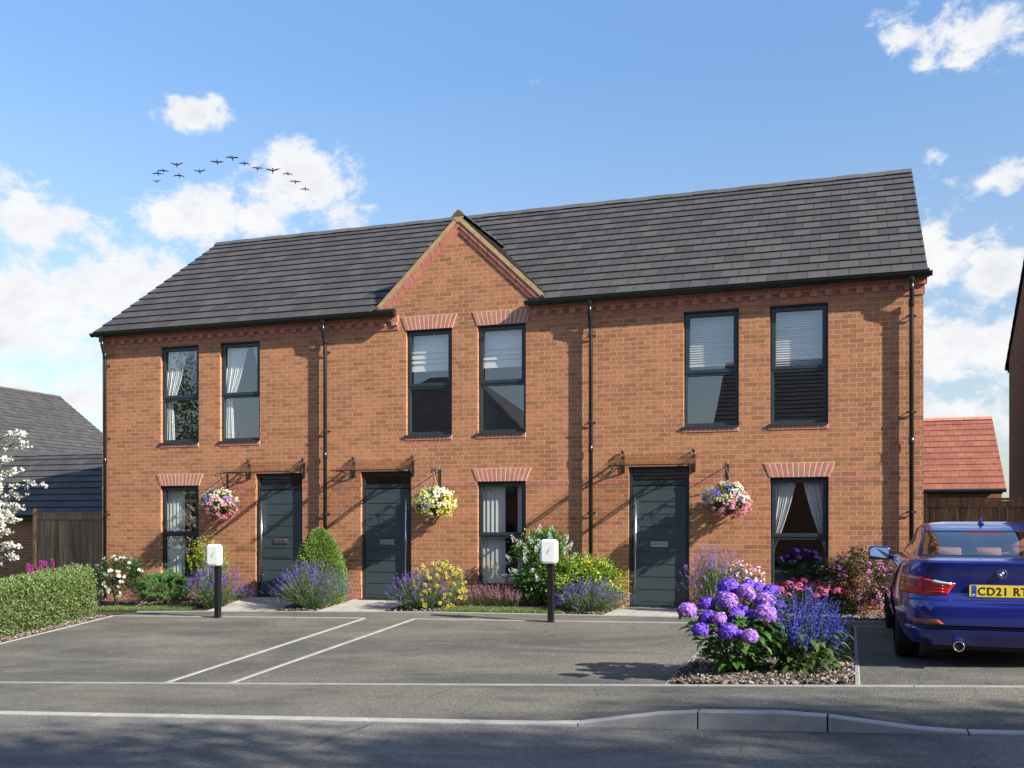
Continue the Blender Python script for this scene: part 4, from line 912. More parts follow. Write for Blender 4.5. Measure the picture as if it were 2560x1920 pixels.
X = np.where(low, np.sign(cx) * hw * (1 - .25 * np.maximum(0, ZH - .7)), rx * hw) * lump * dep * endt; Zz = np.where(low, ZH * .60, .42 + rz * hh * lump * dep)
P = np.stack([1.27 + X, -vv, g0 + .03 + Zz * (1.03 - .035 * (vv - 2))], 1); O = np.stack([X, 0 * X, np.where(low, .1, rz)], 1)
endm = rng.random(n) < .10; P[endm, 1] = np.where(rng.random(endm.sum()) < .5, -1.93, -6.88) + rng.normal(0, .03, endm.sum()); P[endm, 0] = 1.22 + rng.uniform(-1, 1, endm.sum()) * hw * .9; P[endm, 2] = g0[endm] + rng.uniform(.03, .78, endm.sum())
MB().quads(leafq(P, unit(O) * .8 + rdir(n) * .9 + [0, 0, .25], rng.uniform(.034, .060, n), rng.uniform(.022, .034, n))).build('foliage', LM['box_leaf'], r)
mb = MB()
for k in range(16):
    q = 2.2 + k * .3; limbs(mb, (1.22 + rng.normal(0, .05), -q, gz(1, q) - .02), (1.22, -q, gz(1, q) + .5), 3, (.25, .12, .2), .014)
mb.build('stem', M['stem'], r)
names = ['leftmost', 'second from the left', 'third from the left', 'fourth from the left', 'fifth from the left', 'tallest, forked pair, left one of it', 'forked pair, right one of it', 'rightmost tall']
for i, (x, yt, ln) in enumerate(((25, 900, .13), (178, 858, .13), (243, 765, .25), (272, 775, .24), (312, 800, .18), (352, 735, .27), (390, 740, .26), (455, 722, .26), (600, 775, .11))):
    X, Y = x / 3.456, 1200 + yt / 3.456; v = 1.62 + .10 * (i % 3); ln *= 1.3; d = np.array(px_dir(X, Y)); p = CAM + d * ((-v - CAM[1]) / d[1]); p[2] += .085; z = gz(p[0], v)
    r = thing('flower_spike_plant', (p[0], p[1], z), 'magenta flower spike rising behind the hedge, ' + ['leftmost at the frame edge', 'second from the left and short', 'third from the left', 'fourth from the left', 'fifth from the left, shorter', 'left stem of the tall close pair', 'right stem of the tall close pair', 'tall one left of the fence post', 'last and shortest, nearest the white shrub'][i], 'plant', 'magenta flower spikes behind the hedge')
    MB().tube([(p[0], p[1], z), (p[0], p[1], p[2])], [.007, .003], 5).build('stem', M['gstem'], r)
    m = int(520 * ln / .25); t = rng.random(m); w = .042 * (1 - .75 * t); a = rng.uniform(0, 2 * PI, m); o = np.stack([np.cos(a), np.sin(a), 0 * a - .2], 1)
    MB().quads(leafq(p - [0, 0, ln] + np.stack([0 * t, 0 * t, t * ln], 1) + o * (w * .4)[:, None], o + rdir(m) * .4, rng.uniform(.018, .030, m), rng.uniform(.014, .02, m))).build('flower', LM['magenta_flower'], r)
    P, O = clump_points((p[0], p[1], z + .12), (.10, .10, .12), 60, 8, .2, -1); MB().quads(leafq(P, O + [0, 0, .3], rng.uniform(.06, .1, 60), .025)).build('foliage', LM['fresh_leaf'], r)
# blossom tree just outside the frame, its twigs reaching in
bt = np.array([-.42, -2.3, gz(-.42, 2.3)]); r = thing('blossom_tree', tuple(bt), 'small tree with white blossom on bare twigs at the left edge', 'tree')
tr, fl, lf = MB(), MB(), MB(); tr.tube([bt - [0, 0, .05], bt + [.03, .0, .5], bt + [-.05, .05, 1.0], bt + [-.1, .1, 1.7], bt + [-.05, .1, 2.5]], [.06, .05, .045, .035, .015], 8)
brs = []
for zs, e in ((1.0, (70, 1110, .55)), (.95, (62, 1085, .75)), (.85, (102, 1212, .7)), (.7, (55, 1270, .6)), (.75, (48, 1300, .5)), (.55, (35, 1365, .5)), (.5, (38, 1395, .45)), (.8, (60, 1240, .4)), (1.0, (20, 1150, .4)), (.9, (45, 1180, .55)), (.65, (20, 1330, .4)), (.6, (28, 1285, .3))):
    d = np.array(px_dir(e[0], e[1])); q = CAM + d * ((bt[1] + .15 * math.sin(zs * 20) - CAM[1]) / d[1]); b = bt + [-.05, .05, max(.35, q[2] - bt[2] - .22)]; brs.append((b, q))
for k in range(26):
    a = rng.uniform(.6 * PI, 1.9 * PI); zs = rng.uniform(.6, 2.3); b = bt + [-.05, .06, zs]; brs.append((b, b + np.array([math.cos(a) * .8, math.sin(a) * .8, rng.uniform(.1, .7)]) * rng.uniform(.6, 1.1)))
for b, q in brs:
    pts = [b + (q - b) * t + np.array([0, 0, .10 * math.sin(t * PI)]) + rng.normal(0, .012, 3) for t in np.linspace(0, 1, 7)]; tr.tube(pts, list(np.linspace(.014, .003, 7)), 5, cap=False)
    k = 88; t = rng.uniform(.3, 1.02, k); ip = np.array([np.interp(t, np.linspace(0, 1, 7), [p[j] for p in pts]) for j in range(3)]).T
    cl = np.round(t * 9) / 9; off = np.stack([np.sin(cl * 40), np.cos(cl * 57), np.sin(cl * 91)], 1) * .038
    P = ip + off + rng.normal(0, .024, (k, 3)); florets(fl, P, rdir(k) + [.1, -.5, .3], rng.uniform(.042, .058, k), 5)
    m = 12; t = rng.integers(0, k, m); lf.quads(leafq(P[t], rdir(m), .04, .016))
tr.build('trunk', M['stem'], r); fl.build('blossom', LM['white_flower'], r); lf.build('foliage', LM['fresh_leaf'], r)
# ================================================================== HANGING BASKETS
def basket(u, zc, cols, label):
    y = -.30
    b = MB(); b.box(u - .012, u + .012, -.012, -.001, zc + .20, zc + .62).tube([(u, -.008, zc + .60), (u, -.36, zc + .60)], .008, 6).tube([(u, -.01, zc + .30), (u, -.10, zc + .36), (u, -.19, zc + .47), (u, -.24, zc + .59)], .007, 6)
    for cy, r0, tu in ((-.37, .055, 1.5), (-.27, .045, -1.4)):
        b.tube([(u, cy + r0 * (1 - .65 * k / 16) * math.cos(1.2 + tu * 2 * PI * k / 16), zc + .575 + r0 * (1 - .65 * k / 16) * math.sin(1.2 + tu * 2 * PI * k / 16)) for k in range(17)], .007, 6)
    b.build('basket_bracket', M['iron'], house)
    r = thing('hanging_basket', (u, y, zc), label, 'hanging basket', 'flower baskets on the front wall')
    MB().lathe([(.002, zc - .20), (.08, zc - .19), (.14, zc - .14), (.17, zc - .06), (.175, zc), (.16, zc), (.02, zc - .02)], (u, y, 0), 20).build('basket', M['black'], r, smooth=True)
    c = MB()
    for a in (0, 2.1, 4.2): c.tube([(u + .17 * math.cos(a), y + .17 * math.sin(a), zc), (u, y, zc + .57)], .003, 4)
    c.build('chain', M['iron'], r)
    cc = np.array([u, y, zc + .05])
    P, O = clump_points(cc, (.30, .22, .22), 1500, 50, .12, -.7, .6); m = P[:, 1] < -.02; P, O = P[m], O[m]
    MB().quads(leafq(P, O + rdir(len(P)) * .7 - [0, 0, .2], rng.uniform(.03, .055, len(P)), rng.uniform(.012, .022, len(P)))).build('foliage', LM['fresh_leaf'], r)
    for nm, zlo, n, rad, sz, zb in cols:
        P, O = clump_points(cc + [0, 0, zb], rad, n, max(14, n // 9), .07, zlo, .85); m = P[:, 1] < -.03; P, O = P[m], O[m]
        mb = MB(); florets(mb, P, unit(O + [0, -.35, .15]), rng.uniform(sz * .8, sz * 1.2, len(P)), 5, cup=.35); mb.build('flower', LM[nm], r)
mixc = [('basket_cream', -.35, 560, (.34, .26, .25), .040, .03), ('basket_pink', -.9, 640, (.35, .27, .27), .044, -.05), ('basket_blue', -.15, 260, (.36, .27, .22), .042, .02)]
basket(2.90, 1.70, mixc, 'hanging basket of pink, cream and blue flowers left of the first door')
basket(7.22, 1.70, [('basket_yellow', -.8, 800, (.36, .27, .26), .045, -.02), ('white_flower', -.6, 420, (.37, .28, .26), .042, .0), ('basket_cream', -.8, 260, (.37, .28, .27), .04, -.03)], 'hanging basket of yellow and white flowers right of the second door')
basket(12.14, 1.70, mixc, 'hanging basket of pink, cream and blue flowers right of the third door')
# ================================================================== CHARGING POSTS
def rrect(w, h, r, n=6):
    return [(sx * (w - r) + r * math.cos(t0 + PI / 2 * k / n), sz * (h - r) + r * math.sin(t0 + PI / 2 * k / n)) for sx, sz, t0 in ((1, 1, 0), (-1, 1, PI / 2), (-1, -1, PI), (1, -1, 3 * PI / 2)) for k in range(n + 1)]
def charger(u, v, label):
    z = gz(u, v); r = thing('charging_post', (u, -v, z), label, 'charger', 'electric car charging posts on the drive')
    MB().box(-.042, .042, -.042, .042, -.02, 1.02).box(-.05, .05, -.05, .05, -.02, .012).build('post', M['post'], r, local=True, bevel=.005)
    b = MB(); w, h, q = .128, .177, .055; V = []; rings = ((w - .012, h - .012, .0), (w, h, .014), (w, h, .085), (w - .010, h - .010, .102), (w - .035, h - .035, .110)); n = len(rrect(w, h, q))
    for (a, c, d) in rings: V += [(x, -.044 - d, 1.03 + zz) for x, zz in rrect(a, c, q - (w - a) * .6)]
    b.add(V, [(i * n + k, i * n + (k + 1) % n, i * n + n + (k + 1) % n, i * n + n + k) for i in range(4) for k in range(n)] + [tuple(range(n)), tuple(range(4 * n, 5 * n))[::-1]])
    box = b.build('charger_box', M['white'], r, local=True)
    y = -.1555; m = MB()
    m.prism([(-.022, -.022), (-.004, -.002), (.036, .062), (.002, .020), (-.012, -.002), (-.026, -.028)], 'y', y, y + .003)
    m.prism([(-.020, -.034), (-.002, -.022), (.008, -.004), (.014, .014), (-.002, -.010), (-.010, -.020)], 'y', y, y + .003)
    lg = m.build('logo', M['green'], box, local=True); lg.location = (0, 0, 1.03); lg.scale = (1.35, 1, 1.35)
    return r
charger(4.13, 2.07, 'white charger box on a black post in front of the left lavender')
charger(9.84, 2.09, 'white charger box on a black post in front of the white lilac')
# ================================================================== FENCES
def fence(name, a, b, top, base, label, rail_top=True, pw=.1, pstep=1.83, flip=1):
    a, b = np.array(a, float), np.array(b, float); Ln = np.linalg.norm(b - a); d = (b - a) / Ln; nrm_ = np.array([d[1], -d[0]]) * flip
    r = thing(name, (a[0], a[1], base), label, 'fence')
    def bx(mb, t0, t1, o0, o1, z0, z1):
        q = [a + d * t0 + nrm_ * o0, a + d * t1 + nrm_ * o0, a + d * t1 + nrm_ * o1, a + d * t0 + nrm_ * o1]
        mb.add([(*p, z0) for p in q] + [(*p, z1) for p in q], [(0, 3, 2, 1), (4, 5, 6, 7), (0, 1, 5, 4), (1, 2, 6, 5), (2, 3, 7, 6), (3, 0, 4, 7)])
    t = 0
    while t < Ln - .05:
        p = MB(); bx(p, t, t + pw, -.055, .055, base, top + .07); p.build('post', M['wood'], r)
        e = min(Ln, t + pstep)
        if e > t + pw + .1:
            p = MB(); x = t + pw + .004
            while x < e - .01:
                w = min(.118, e - x); o = random.uniform(.008, .016); bx(p, x, x + w - .004, o, o + .018, base + .12, top - .06 - random.uniform(0, .004)); x += w - .0
            p.build('fence_panel', M['wood'], r)
            if rail_top:
                p = MB(); bx(p, t + pw, e, -.012, .05, top - .055, top - .015); p.build('rail', M['wood'], r); p = MB(); bx(p, t + pw, e, .028, .05, top - .16, top - .062); p.build('rail', M['wood'], r)
            p = MB(); bx(p, t + pw, e, .026, .06, base + .02, base + .115); p.build('gravel_board', M['wood'], r)
        t += pstep
fence('timber_fence', (-2.42, .75), (-.02, .62), 1.61, -.28, 'dark weathered close boarded timber fence with two posts beside the left end of the terrace', pstep=2.06, pw=.11)
fence('timber_fence', (15.05, 1.55), (17.28, 1.50), 1.80, -.02, 'weathered timber fence behind the blue car, right of the terrace')
# ================================================================== OTHER BUILDINGS
def tiled(mb, p0, e1, up, s_len, nc, width, t=.03):
    """courses on any plane: p0 lower left corner, e1 along unit vector, up slope unit vector"""
    p0, e1, up = map(lambda q: np.array(q, float), (p0, e1, up)); nn = np.cross(e1, up)
    courses(mb, lambda u, s, h: tuple(p0 + e1 * u + up * s + nn * h), s_len, nc, lambda a, b: [(0, width, 0, width)], t)
def plain_house(name, u0, u1, n0, n1, zb, ze, pitch, axis, label, mwall, mroof, cat='house', windows=(), over=.12, gutters=True, nc=None):
    """gabled box; axis 'u' = ridge along u. windows: (face, a0, a1, z0, z1)"""
    r = thing(name, ((u0 + u1) / 2, (n0 + n1) / 2, zb), label, cat); tp = math.tan(R(pitch)); mb = MB()
    if axis == 'u':
        h = (n1 - n0) / 2; zr = ze + h * tp; c = (n0 + n1) / 2
        for x, f in ((u0, 0), (u1, 1)): mb.add([(x, n0, zb), (x, n1, zb), (x, n1, ze), (x, c, zr - .05), (x, n0, ze)], [(0, 1, 2, 3, 4) if f else (4, 3, 2, 1, 0)])
        mb.quad((u0, n0, zb), (u1, n0, zb), (u1, n0, ze), (u0, n0, ze)); mb.quad((u1, n1, zb), (u0, n1, zb), (u0, n1, ze), (u1, n1, ze))
    else:
        h = (u1 - u0) / 2; zr = ze + h * tp; c = (u0 + u1) / 2
        for y, f in ((n0, 1), (n1, 0)): mb.add([(u0, y, zb), (u1, y, zb), (u1, y, ze), (c, y, zr - .05), (u0, y, ze)], [(0, 1, 2, 3, 4) if f else (4, 3, 2, 1, 0)])
        mb.quad((u1, n0, zb), (u1, n1, zb), (u1, n1, ze), (u1, n0, ze)); mb.quad((u0, n1, zb), (u0, n0, zb), (u0, n0, ze), (u0, n1, ze))
    mb.build('wall', M[mwall], r)
    ov = .22; sl = (h + ov) / math.cos(R(pitch)); nc = nc or max(4, int(sl / .32)); cp, sp_ = math.cos(R(pitch)), math.sin(R(pitch)); z0 = ze - ov * tp + .03
    mb = MB()
    if axis == 'u':
        tiled(mb, (u0 - over, n0 - ov, z0), (1, 0, 0), (0, cp, sp_), sl, nc, u1 - u0 + 2 * over); tiled(mb, (u1 + over, n1 + ov, z0), (-1, 0, 0), (0, -cp, sp_), sl, nc, u1 - u0 + 2 * over)
    else:
        tiled(mb, (u1 + ov, n0 - over, z0), (0, 1, 0), (-cp, 0, sp_), sl, nc, n1 - n0 + 2 * over); tiled(mb, (u0 - ov, n1 + over, z0), (0, -1, 0), (cp, 0, sp_), sl, nc, n1 - n0 + 2 * over)
    red = mroof == 'redtile'
    rf = mb.build('roof', [M[mroof], M['redplain' if red else 'tileedge']], r)
    if axis == 'u': ridge_run(u0 - over, u1 + over, (c, zr + .06), 'u', rf, M['redplain' if red else 'ridge'])
    else: ridge_run(n0 - over, n1 + over, (c, zr + .06), 'n', rf, M['redplain' if red else 'ridge'])
    if gutters:
        for s in (0, 1):
            g = MB()
            if axis == 'u': y = (n0 - ov - .03) if s == 0 else (n1 + ov + .03); g.tube([(u0 - over, y, z0 - .03), (u1 + over, y, z0 - .03)], .06, 8); g.box(u0, u1, min(y, y + (.06 if s == 0 else -.06)), max(y, y + (.06 if s == 0 else -.06)), z0 - .14, z0 - .02)
            else: x = (u0 - ov - .03) if s == 0 else (u1 + ov + .03); g.tube([(x, n0 - over, z0 - .03), (x, n1 + over, z0 - .03)], .06, 8)
            g.build('gutter', M['black'], r)
    for face, a0, a1, b0, b1 in windows:
        w, g = MB(), MB()
        def rect(mb, p, q, s, t, d0, d1):
            if face == 'S': mb.box(p, q, n0 - d1, n0 - d0, s, t)
            elif face == 'N': mb.box(p, q, n1 + d0, n1 + d1, s, t)
            elif face == 'E': mb.box(u1 + d0, u1 + d1, p, q, s, t)
            else: mb.box(u0 - d1, u0 - d0, p, q, s, t)
        f = .06; m_ = (b0 + b1) / 2
        rect(w, a0, a0 + f, b0, b1, -.02, .03); rect(w, a1 - f, a1, b0, b1, -.02, .03); rect(w, a0 + f, a1 - f, b0, b0 + f, -.02, .03); rect(w, a0 + f, a1 - f, b1 - f, b1, -.02, .03); rect(w, a0 + f, a1 - f, m_ - .03, m_ + .03, -.02, .03)
        wo = w.build('window', M['frame'], r); rect(g, a0 + f, a1 - f, b0 + f, b1 - f, .003, .010); g.build('pane', M['glassdark'], wo)
    return r
def darkglass():
    m, nt = newmat('far_window_glass'); out(nt, princ(nt, (.02, .025, .03), .05, 0, .8)); return m
M['glassdark'] = darkglass()
plain_house('garage', -15.0, -2.6, 5.5, 10.5, -1.0, 1.73, 34, 'u', 'low brick garage with dark tiled roof behind the left timber fence', 'brick', 'tile', 'garage')
plain_house('brick_house', -33.0, -22.2, 14.3, 28.2, -1.6, 4.4, 36, 'n', 'distant house with long dark tiled roof beyond the garage on the left', 'brick', 'tile')
plain_house('neighbour_house', 17.32, 27.0, -.2, 8.55, -.05, 5.02, 35, 'u', 'neighbouring brick house at the right edge, its gable end in shade', 'nbrick', 'tile', over=.05, windows=(('S', 18.5, 19.4, .8, 2.1), ('S', 20.6, 21.5, 2.9, 4.6), ('S', 18.5, 19.4, 2.9, 4.6)))
plain_house('red_roof_garage', 11.0, 18.43, 18.2, 24.2, -.1, 2.55, 38, 'u', 'small brick garage with red clay tiled roof behind the terrace on the right', 'nbrick', 'redtile', 'garage', over=.1)
ws = [('N', a, a + .9, b, b + 1.4) for a in (10.5, 13, 16, 19) for b in (.9, 3.0)]
plain_house('opposite_house', 9.3, 24.0, -30.5, -22.5, 0, 5.1, 36, 'u', 'brick terrace across the road with dark tiled roof, seen only reflected in the windows', 'nbrick', 'tile', windows=ws, over=.3)
def hip_house(name, u0, u1, n0, n1, zb, ze, pitch, label, windows):
    r = thing(name, ((u0 + u1) / 2, (n0 + n1) / 2, zb), label, 'house'); MB().box(u0, u1, n0, n1, zb, ze).build('wall', M['nbrick'], r)
    o = .3; a, b, c, d = u0 - o, u1 + o, n0 - o, n1 + o; h = (d - c) / 2; tp = math.tan(R(pitch)); zr = ze + h * tp; m = (c + d) / 2; sl = h / math.cos(R(pitch)); mb = MB()
    mb.quad((b, d, ze), (a, d, ze), (a + h, m, zr), (b - h, m, zr), 0, [(0, 0), (b - a, 0), (b - a - h, sl), (h, sl)]); mb.quad((a, c, ze), (b, c, ze), (b - h, m, zr), (a + h, m, zr), 0, [(0, 0), (b - a, 0), (b - a - h, sl), (h, sl)])
    mb.add([(b, c, ze), (b, d, ze), (b - h, m, zr)], [(0, 1, 2)], 0, [(0, 0), (d - c, 0), (h, sl)]); mb.add([(a, d, ze), (a, c, ze), (a + h, m, zr)], [(0, 1, 2)], 0, [(0, 0), (d - c, 0), (h, sl)])
    mb.box(a, b, c, d, ze - .12, ze - .002, 1); mb.build('roof', [M['tile'], M['black']], r)
    for x, z in windows:
        w = MB().box(x, x + .9, n1 + .0, n1 + .04, z, z + 1.4).build('window', M['frame'], r); MB().box(x + .06, x + .84, n1 + .041, n1 + .05, z + .06, z + 1.34).build('pane', M['glassdark'], w)
hip_house('opposite_house', -8.6, 2.4, -30.0, -21.0, -1.2, 4.2, 38, 'hip roofed brick house across the road, seen only reflected in the middle windows', [(a, b) for a in (-6.3, -2.0, .6) for b in (.0, 2.4)])
plain_house('added_garage', 3.0, 8.9, -37.0, -31.0, -.6, 3.0, 36, 'u', 'added brick garage across the road, blocking pale sky from the door toplight reflections', 'nbrick', 'tile', 'garage')  # unseen garage, added to fill the bright sky gap reflected in the toplights
plain_house('added_garage', -20.0, -9.4, -34.0, -28.0, -1.6, 2.6, 36, 'u', 'added long brick garage block across the road to the left, blocking reflected pale sky', 'nbrick', 'tile', 'garage')  # also added unseen, keeps the pale horizon out of the first door's toplight
hip_house('opposite_house', -36, -20.5, -32.0, -23.0, -2.0, 3.6, 38, 'long hip roofed house far left across the road, out of frame', [(a, b) for a in (-34, -30, -26) for b in (-.8, 1.6)])
hip_house('opposite_house', 27.0, 42.0, -31.0, -22.5, .2, 5.2, 38, 'hip roofed house far right across the road, out of frame', [(a, b) for a in (29, 33, 38) for b in (1.2, 3.4)])
# ================================================================== TREES ACROSS THE ROAD (they shade the carriageway and show in the panes)
def tree(base, h, rad, label, n=9000, ls=(.10, .17), leaf='tree_leaf', K=70, cr=.13):
    global rng
    keep_rng, rng = rng, np.random.default_rng(int(abs(base[0]) * 100))
    r = thing('street_tree', base, label, 'tree', 'leafy trees across the road'); b = np.array(base, float); t = MB()
    top = b + [0, 0, h * .55]; t.tube([b - [0, 0, .1], b + [.03, .02, h * .2], b + [-.04, .03, h * .4], top, b + [0, 0, h * .85]], [.17, .14, .11, .08, .02], 8)
    cc = b + [0, 0, h * .66]
    for k in range(16):
        a = k * 2.4; s = b + [0, 0, h * rng.uniform(.3, .6)]; e = cc + np.array([math.cos(a) * rad[0], math.sin(a) * rad[1], rng.uniform(-.4, .7) * rad[2]]) * .75
        t.tube([s, s * .5 + e * .5 + [0, 0, .2], e], [.06, .035, .012], 5, cap=False)
    t.build('trunk', M['stem'], r)
    P, O = clump_points(cc, rad, n, K, cr, -1., .45); MB().quads(leafq(P, O + rdir(n) * .8, rng.uniform(*ls, n), rng.uniform(ls[0] * .5, ls[1] * .5, n))).build('crown', LM[leaf], r)
    rng = keep_rng
    return r
tree((-11.7, -16.8, -1.2), 8.6, (1.9, 2.2, 3.1), 'leafy tree across the road reflected in the leftmost upstairs window')
tree((-15.5, -19.5, -1.3), 7.0, (2.4, 2.2, 2.4), 'broad leafy tree furthest along the road to the left, out of frame')
tree((24.6, -15.9, .1), 11.4, (2.8, 2.7, 2.3), 'spreading tree across the road to the right, out of frame, shading the carriageway', n=9000, ls=(.16, .26), K=26, cr=.13)
tree((30.6, -15.5, .2), 13.0, (2.6, 2.8, 2.3), 'tallest tree across the road on the right, out of frame, shading the kerb', n=9000, ls=(.16, .26), K=26, cr=.13)
tree((19.0, -15.9, .0), 9.8, (2.7, 2.9, 2.0), 'tree beside the viewpoint, out of frame, shading the near road on the left', n=9000, ls=(.16, .26), K=26, cr=.13)
# ================================================================== BIRDS
bird_spots = [(315, 310, 1.0, -.30, 'd'), (255, 340, 1.0, -.45, 'd'), (240, 435, .70, .35, 'u'), (470, 245, 1.1, .38, 'u'), (500, 365, 1.05, -.55, 'd'), (735, 320, 1.05, .30, 'u'), (935, 210, 1.15, .02, 'f'), (1110, 165, 1.15, .05, 'm'), (1250, 225, 1.0, -.35, 'd'), (1400, 285, 1.0, .05, 'm'), (1575, 310, 1.25, .28, 'u'), (1750, 345, .95, -.45, 'd'), (1835, 440, 1.0, .05, 'm'), (1950, 520, .90, -.50, 'd')]
bl_ = ['upper of the close pair at the left end of the flock, wings arched down', 'lower of the close pair at the left end of the flock, wings arched down', 'smallest bird, lowest at the left end of the flock', 'bird with raised wings, topmost in the left half of the flock', 'bird with drooping wings just below the one with raised wings, left half', 'lone bird with raised wings left of the flat winged one', 'bird gliding with flat level wings', 'highest bird of the flock, wings bent like an m', 'bird right of the highest one, wings drooping slightly', 'bird with m shaped wings at the left edge of the cloud', 'widest bird, wings raised, in front of the cloud', 'fourth bird from the right end, wings curved down, in front of the cloud', 'second bird from the right end, wings bent like an m', 'last bird at the right end of the flock, lowest on that side']
bl_[11] = 'third bird from the right end, wings curved down, in front of the cloud'
M['feather'] = simple('dark_feather', (.02, .018, .016), .8)
for (x, y, sc, bend, kind), lab in zip(bird_spots, bl_):
    X, Y = 340 + x / 4.608, 360 + y / 4.608; d = np.array(px_dir(X, Y)); w = np.array([-math.sin(AZ), math.cos(AZ), 0]); f = 60 + (x % 7) - 3; c = CAM + d * f / (d @ w)
    s = .36 * sc * f / 60
    r = thing('bird', tuple(c), 'dark ' + lab, 'bird', 'flock of birds in the sky'); mb = MB()
    mb.tube([(0, -.34 * s, -.02 * s), (0, -.25 * s, .0), (0, -.05 * s, 0), (0, .2 * s, 0), (0, .36 * s, .01 * s), (0, .44 * s, .02 * s), (0, .52 * s, .0)], [.01 * s, .05 * s, .095 * s, .085 * s, .05 * s, .055 * s, .008 * s], 8)
    for sg in (-1, 1):
        n = 7; V = []
        for k in range(n):
            t = k / (n - 1); xx = sg * t * s
            zz = {'u': bend * t * (1.5 - .5 * t), 'd': bend * t * t * 1.1 + .10 * t, 'f': .03 * t, 'm': .50 * t * (1 - t) * 1.6 - .10 * t}[kind] * s * (1 + (.25 * sg if kind in 'ud' else 0))
            ch = (.30 - .05 * t) * s * (1 - t ** 4) + .02 * s; sw = -.22 * t * t * s
            V += [(xx, .12 * s + sw, zz + .035 * s * (1 - t)), (xx, .12 * s + sw - ch, zz - .02 * s), (xx, .10 * s + sw - ch * .4, zz - .03 * s * (1 - t) - .008 * s)]
        F = [(i * 3 + k, i * 3 + (k + 1) % 3, i * 3 + 3 + (k + 1) % 3, i * 3 + 3 + k) for i in range(n - 1) for k in range(3)]
        mb.add(V, F)
    mb.add([(-.05 * s, -.25 * s, .01 * s), (.05 * s, -.25 * s, .01 * s), (.11 * s, -.50 * s, .0), (-.11 * s, -.50 * s, .0), (0, -.28 * s, -.03 * s)], [(0, 1, 2, 3), (0, 3, 4), (1, 4, 2), (2, 4, 3), (0, 4, 1)])
    o = mb.build('body', M['feather'], r, local=True); o.rotation_euler = (R(-28), 0, AZ + R(8)); o.name = 'body'
# ================================================================== THE CAR (built facing +y, its tail at y = 0)
CU_, CY_ = 15.30, -5.86; CZ_ = gz(15.3, 4.0) - .02
car = thing('parked_car', (CU_, CY_, CZ_), 'deep blue two door car parked nose to the house at the right edge', 'car'); WL[car.name] = (0, 0, 0)
def carpaint():
    m, nt = newmat('blue_car_paint'); n = noise(nt, 900, 1, .5, objc(nt))
    out(nt, princ(nt, mix(nt, n, (.012, .018, .18), (.017, .026, .24)), .16, .40, .6, 1.0)); return m
M['paint'] = carpaint(); M['rubber'] = simple('tyre_rubber', (.012, .012, .012), .85)
M['cglass'] = glassmat('car_glass', (.60, .66, .68), .15, 1.5); M['alloy'] = simple('alloy_wheel', (.5, .5, .52), .25, .9, var=.05)
M['chrome'] = simple('chrome', (.75, .75, .76), .06, 1.0, var=.02); M['lampred'] = simple('red_lamp_lens', (.60, .018, .012), .10, 0, .6, 1, var=.3, sc=18); M['lampdark'] = simple('dark_red_lens', (.13, .006, .006), .12, 0, .6, 1)
M['lampclear'] = simple('clear_lamp_lens', (.62, .60, .60), .12, 0, .6, 1); M['orange'] = simple('orange_reflector', (.45, .07, .02), .3, 0, .5, .6); M['seat'] = simple('tan_leather', (.62, .22, .09), .6, var=.1)
M['yellow'] = simple('yellow_plate', (.78, .60, .06), .4, var=.03); M['textblack'] = simple('black_lettering', (.006, .006, .006), .5); M['euroblue'] = simple('blue_plate_band', (.02, .05, .42), .4); M['mirror'] = simple('mirror_glass', (.62, .63, .64), .12, 1.0, var=.01)
M['cabin'] = simple('dark_cabin', (.02, .02, .022), .7)
def se(a, p): return math.copysign(abs(a) ** (2 / p), a)
LV = [  # z, half width, tail y, nose y, corner exponent
 (.19, .74, .24, 4.30, 7), (.22, .82, .13, 4.45, 7), (.30, .865, .06, 4.55, 7), (.37, .885, .035, 4.60, 7), (.385, .888, .050, 4.60, 7), (.405, .890, .050, 4.60, 7), (.42, .895, .018, 4.61, 7), (.52, .908, .0, 4.63, 7), (.60, .912, .004, 4.62, 7), (.645, .914, .022, 4.60, 7), (.66, .914, .062, 4.58, 7), (.70, .912, .088, 4.54, 7), (.76, .910, .090, 4.45, 7), (.83, .905, .082, 4.25, 7), (.90, .893, .066, 3.95, 7), (.96, .872, .050, 3.60, 7), (1.005, .845, .042, 3.36, 7), (1.025, .825, .052, 3.28, 7), (1.035, .80, .10, 3.22, 7), (1.045, .74, .28, 3.12, 7), (1.05, .70, .45, 3.05, 7)]
NT = 128
def body_pt(t, lv):
    z, w, y0, y1, p = lv; a = 2 * PI * t; c, s = math.cos(a), math.sin(a)
    x = w * se(c, p); y = (y0 + y1) / 2 + (y1 - y0) / 2 * se(s, p if s < 0 else 3.2)
    if .3 < z < .95:                                       # rear and front haunches
        for yc in (1.02, 3.72):
            k = math.exp(-((y - yc) / .42) ** 2) * math.exp(-((z - .62) / .22) ** 2) * .022; x += math.copysign(k, x) * min(1, abs(x) / .7)
        k = math.exp(-((y - 2.35) / 1.0) ** 2) * math.exp(-((z - .48) / .14) ** 2) * .022; x -= math.copysign(k, x) * min(1, abs(x) / .7)
    return (x, y, z)
rows = [[body_pt(i / NT, lv) for i in range(NT)] for lv in LV]
mb = MB(); V = [p for r_ in rows for p in r_]
F = [(j * NT + i, j * NT + (i + 1) % NT, (j + 1) * NT + (i + 1) % NT, (j + 1) * NT + i) for j in range(len(LV) - 1) for i in range(NT)]
F += [tuple(range(NT))[::-1], tuple((len(LV) - 1) * NT + i for i in range(NT))]
mb.add(V, F); body = mb.build('body', M['paint'], car, smooth=True, local=True)
WY = (1.00, 3.79); WR = .335
cut = MB()
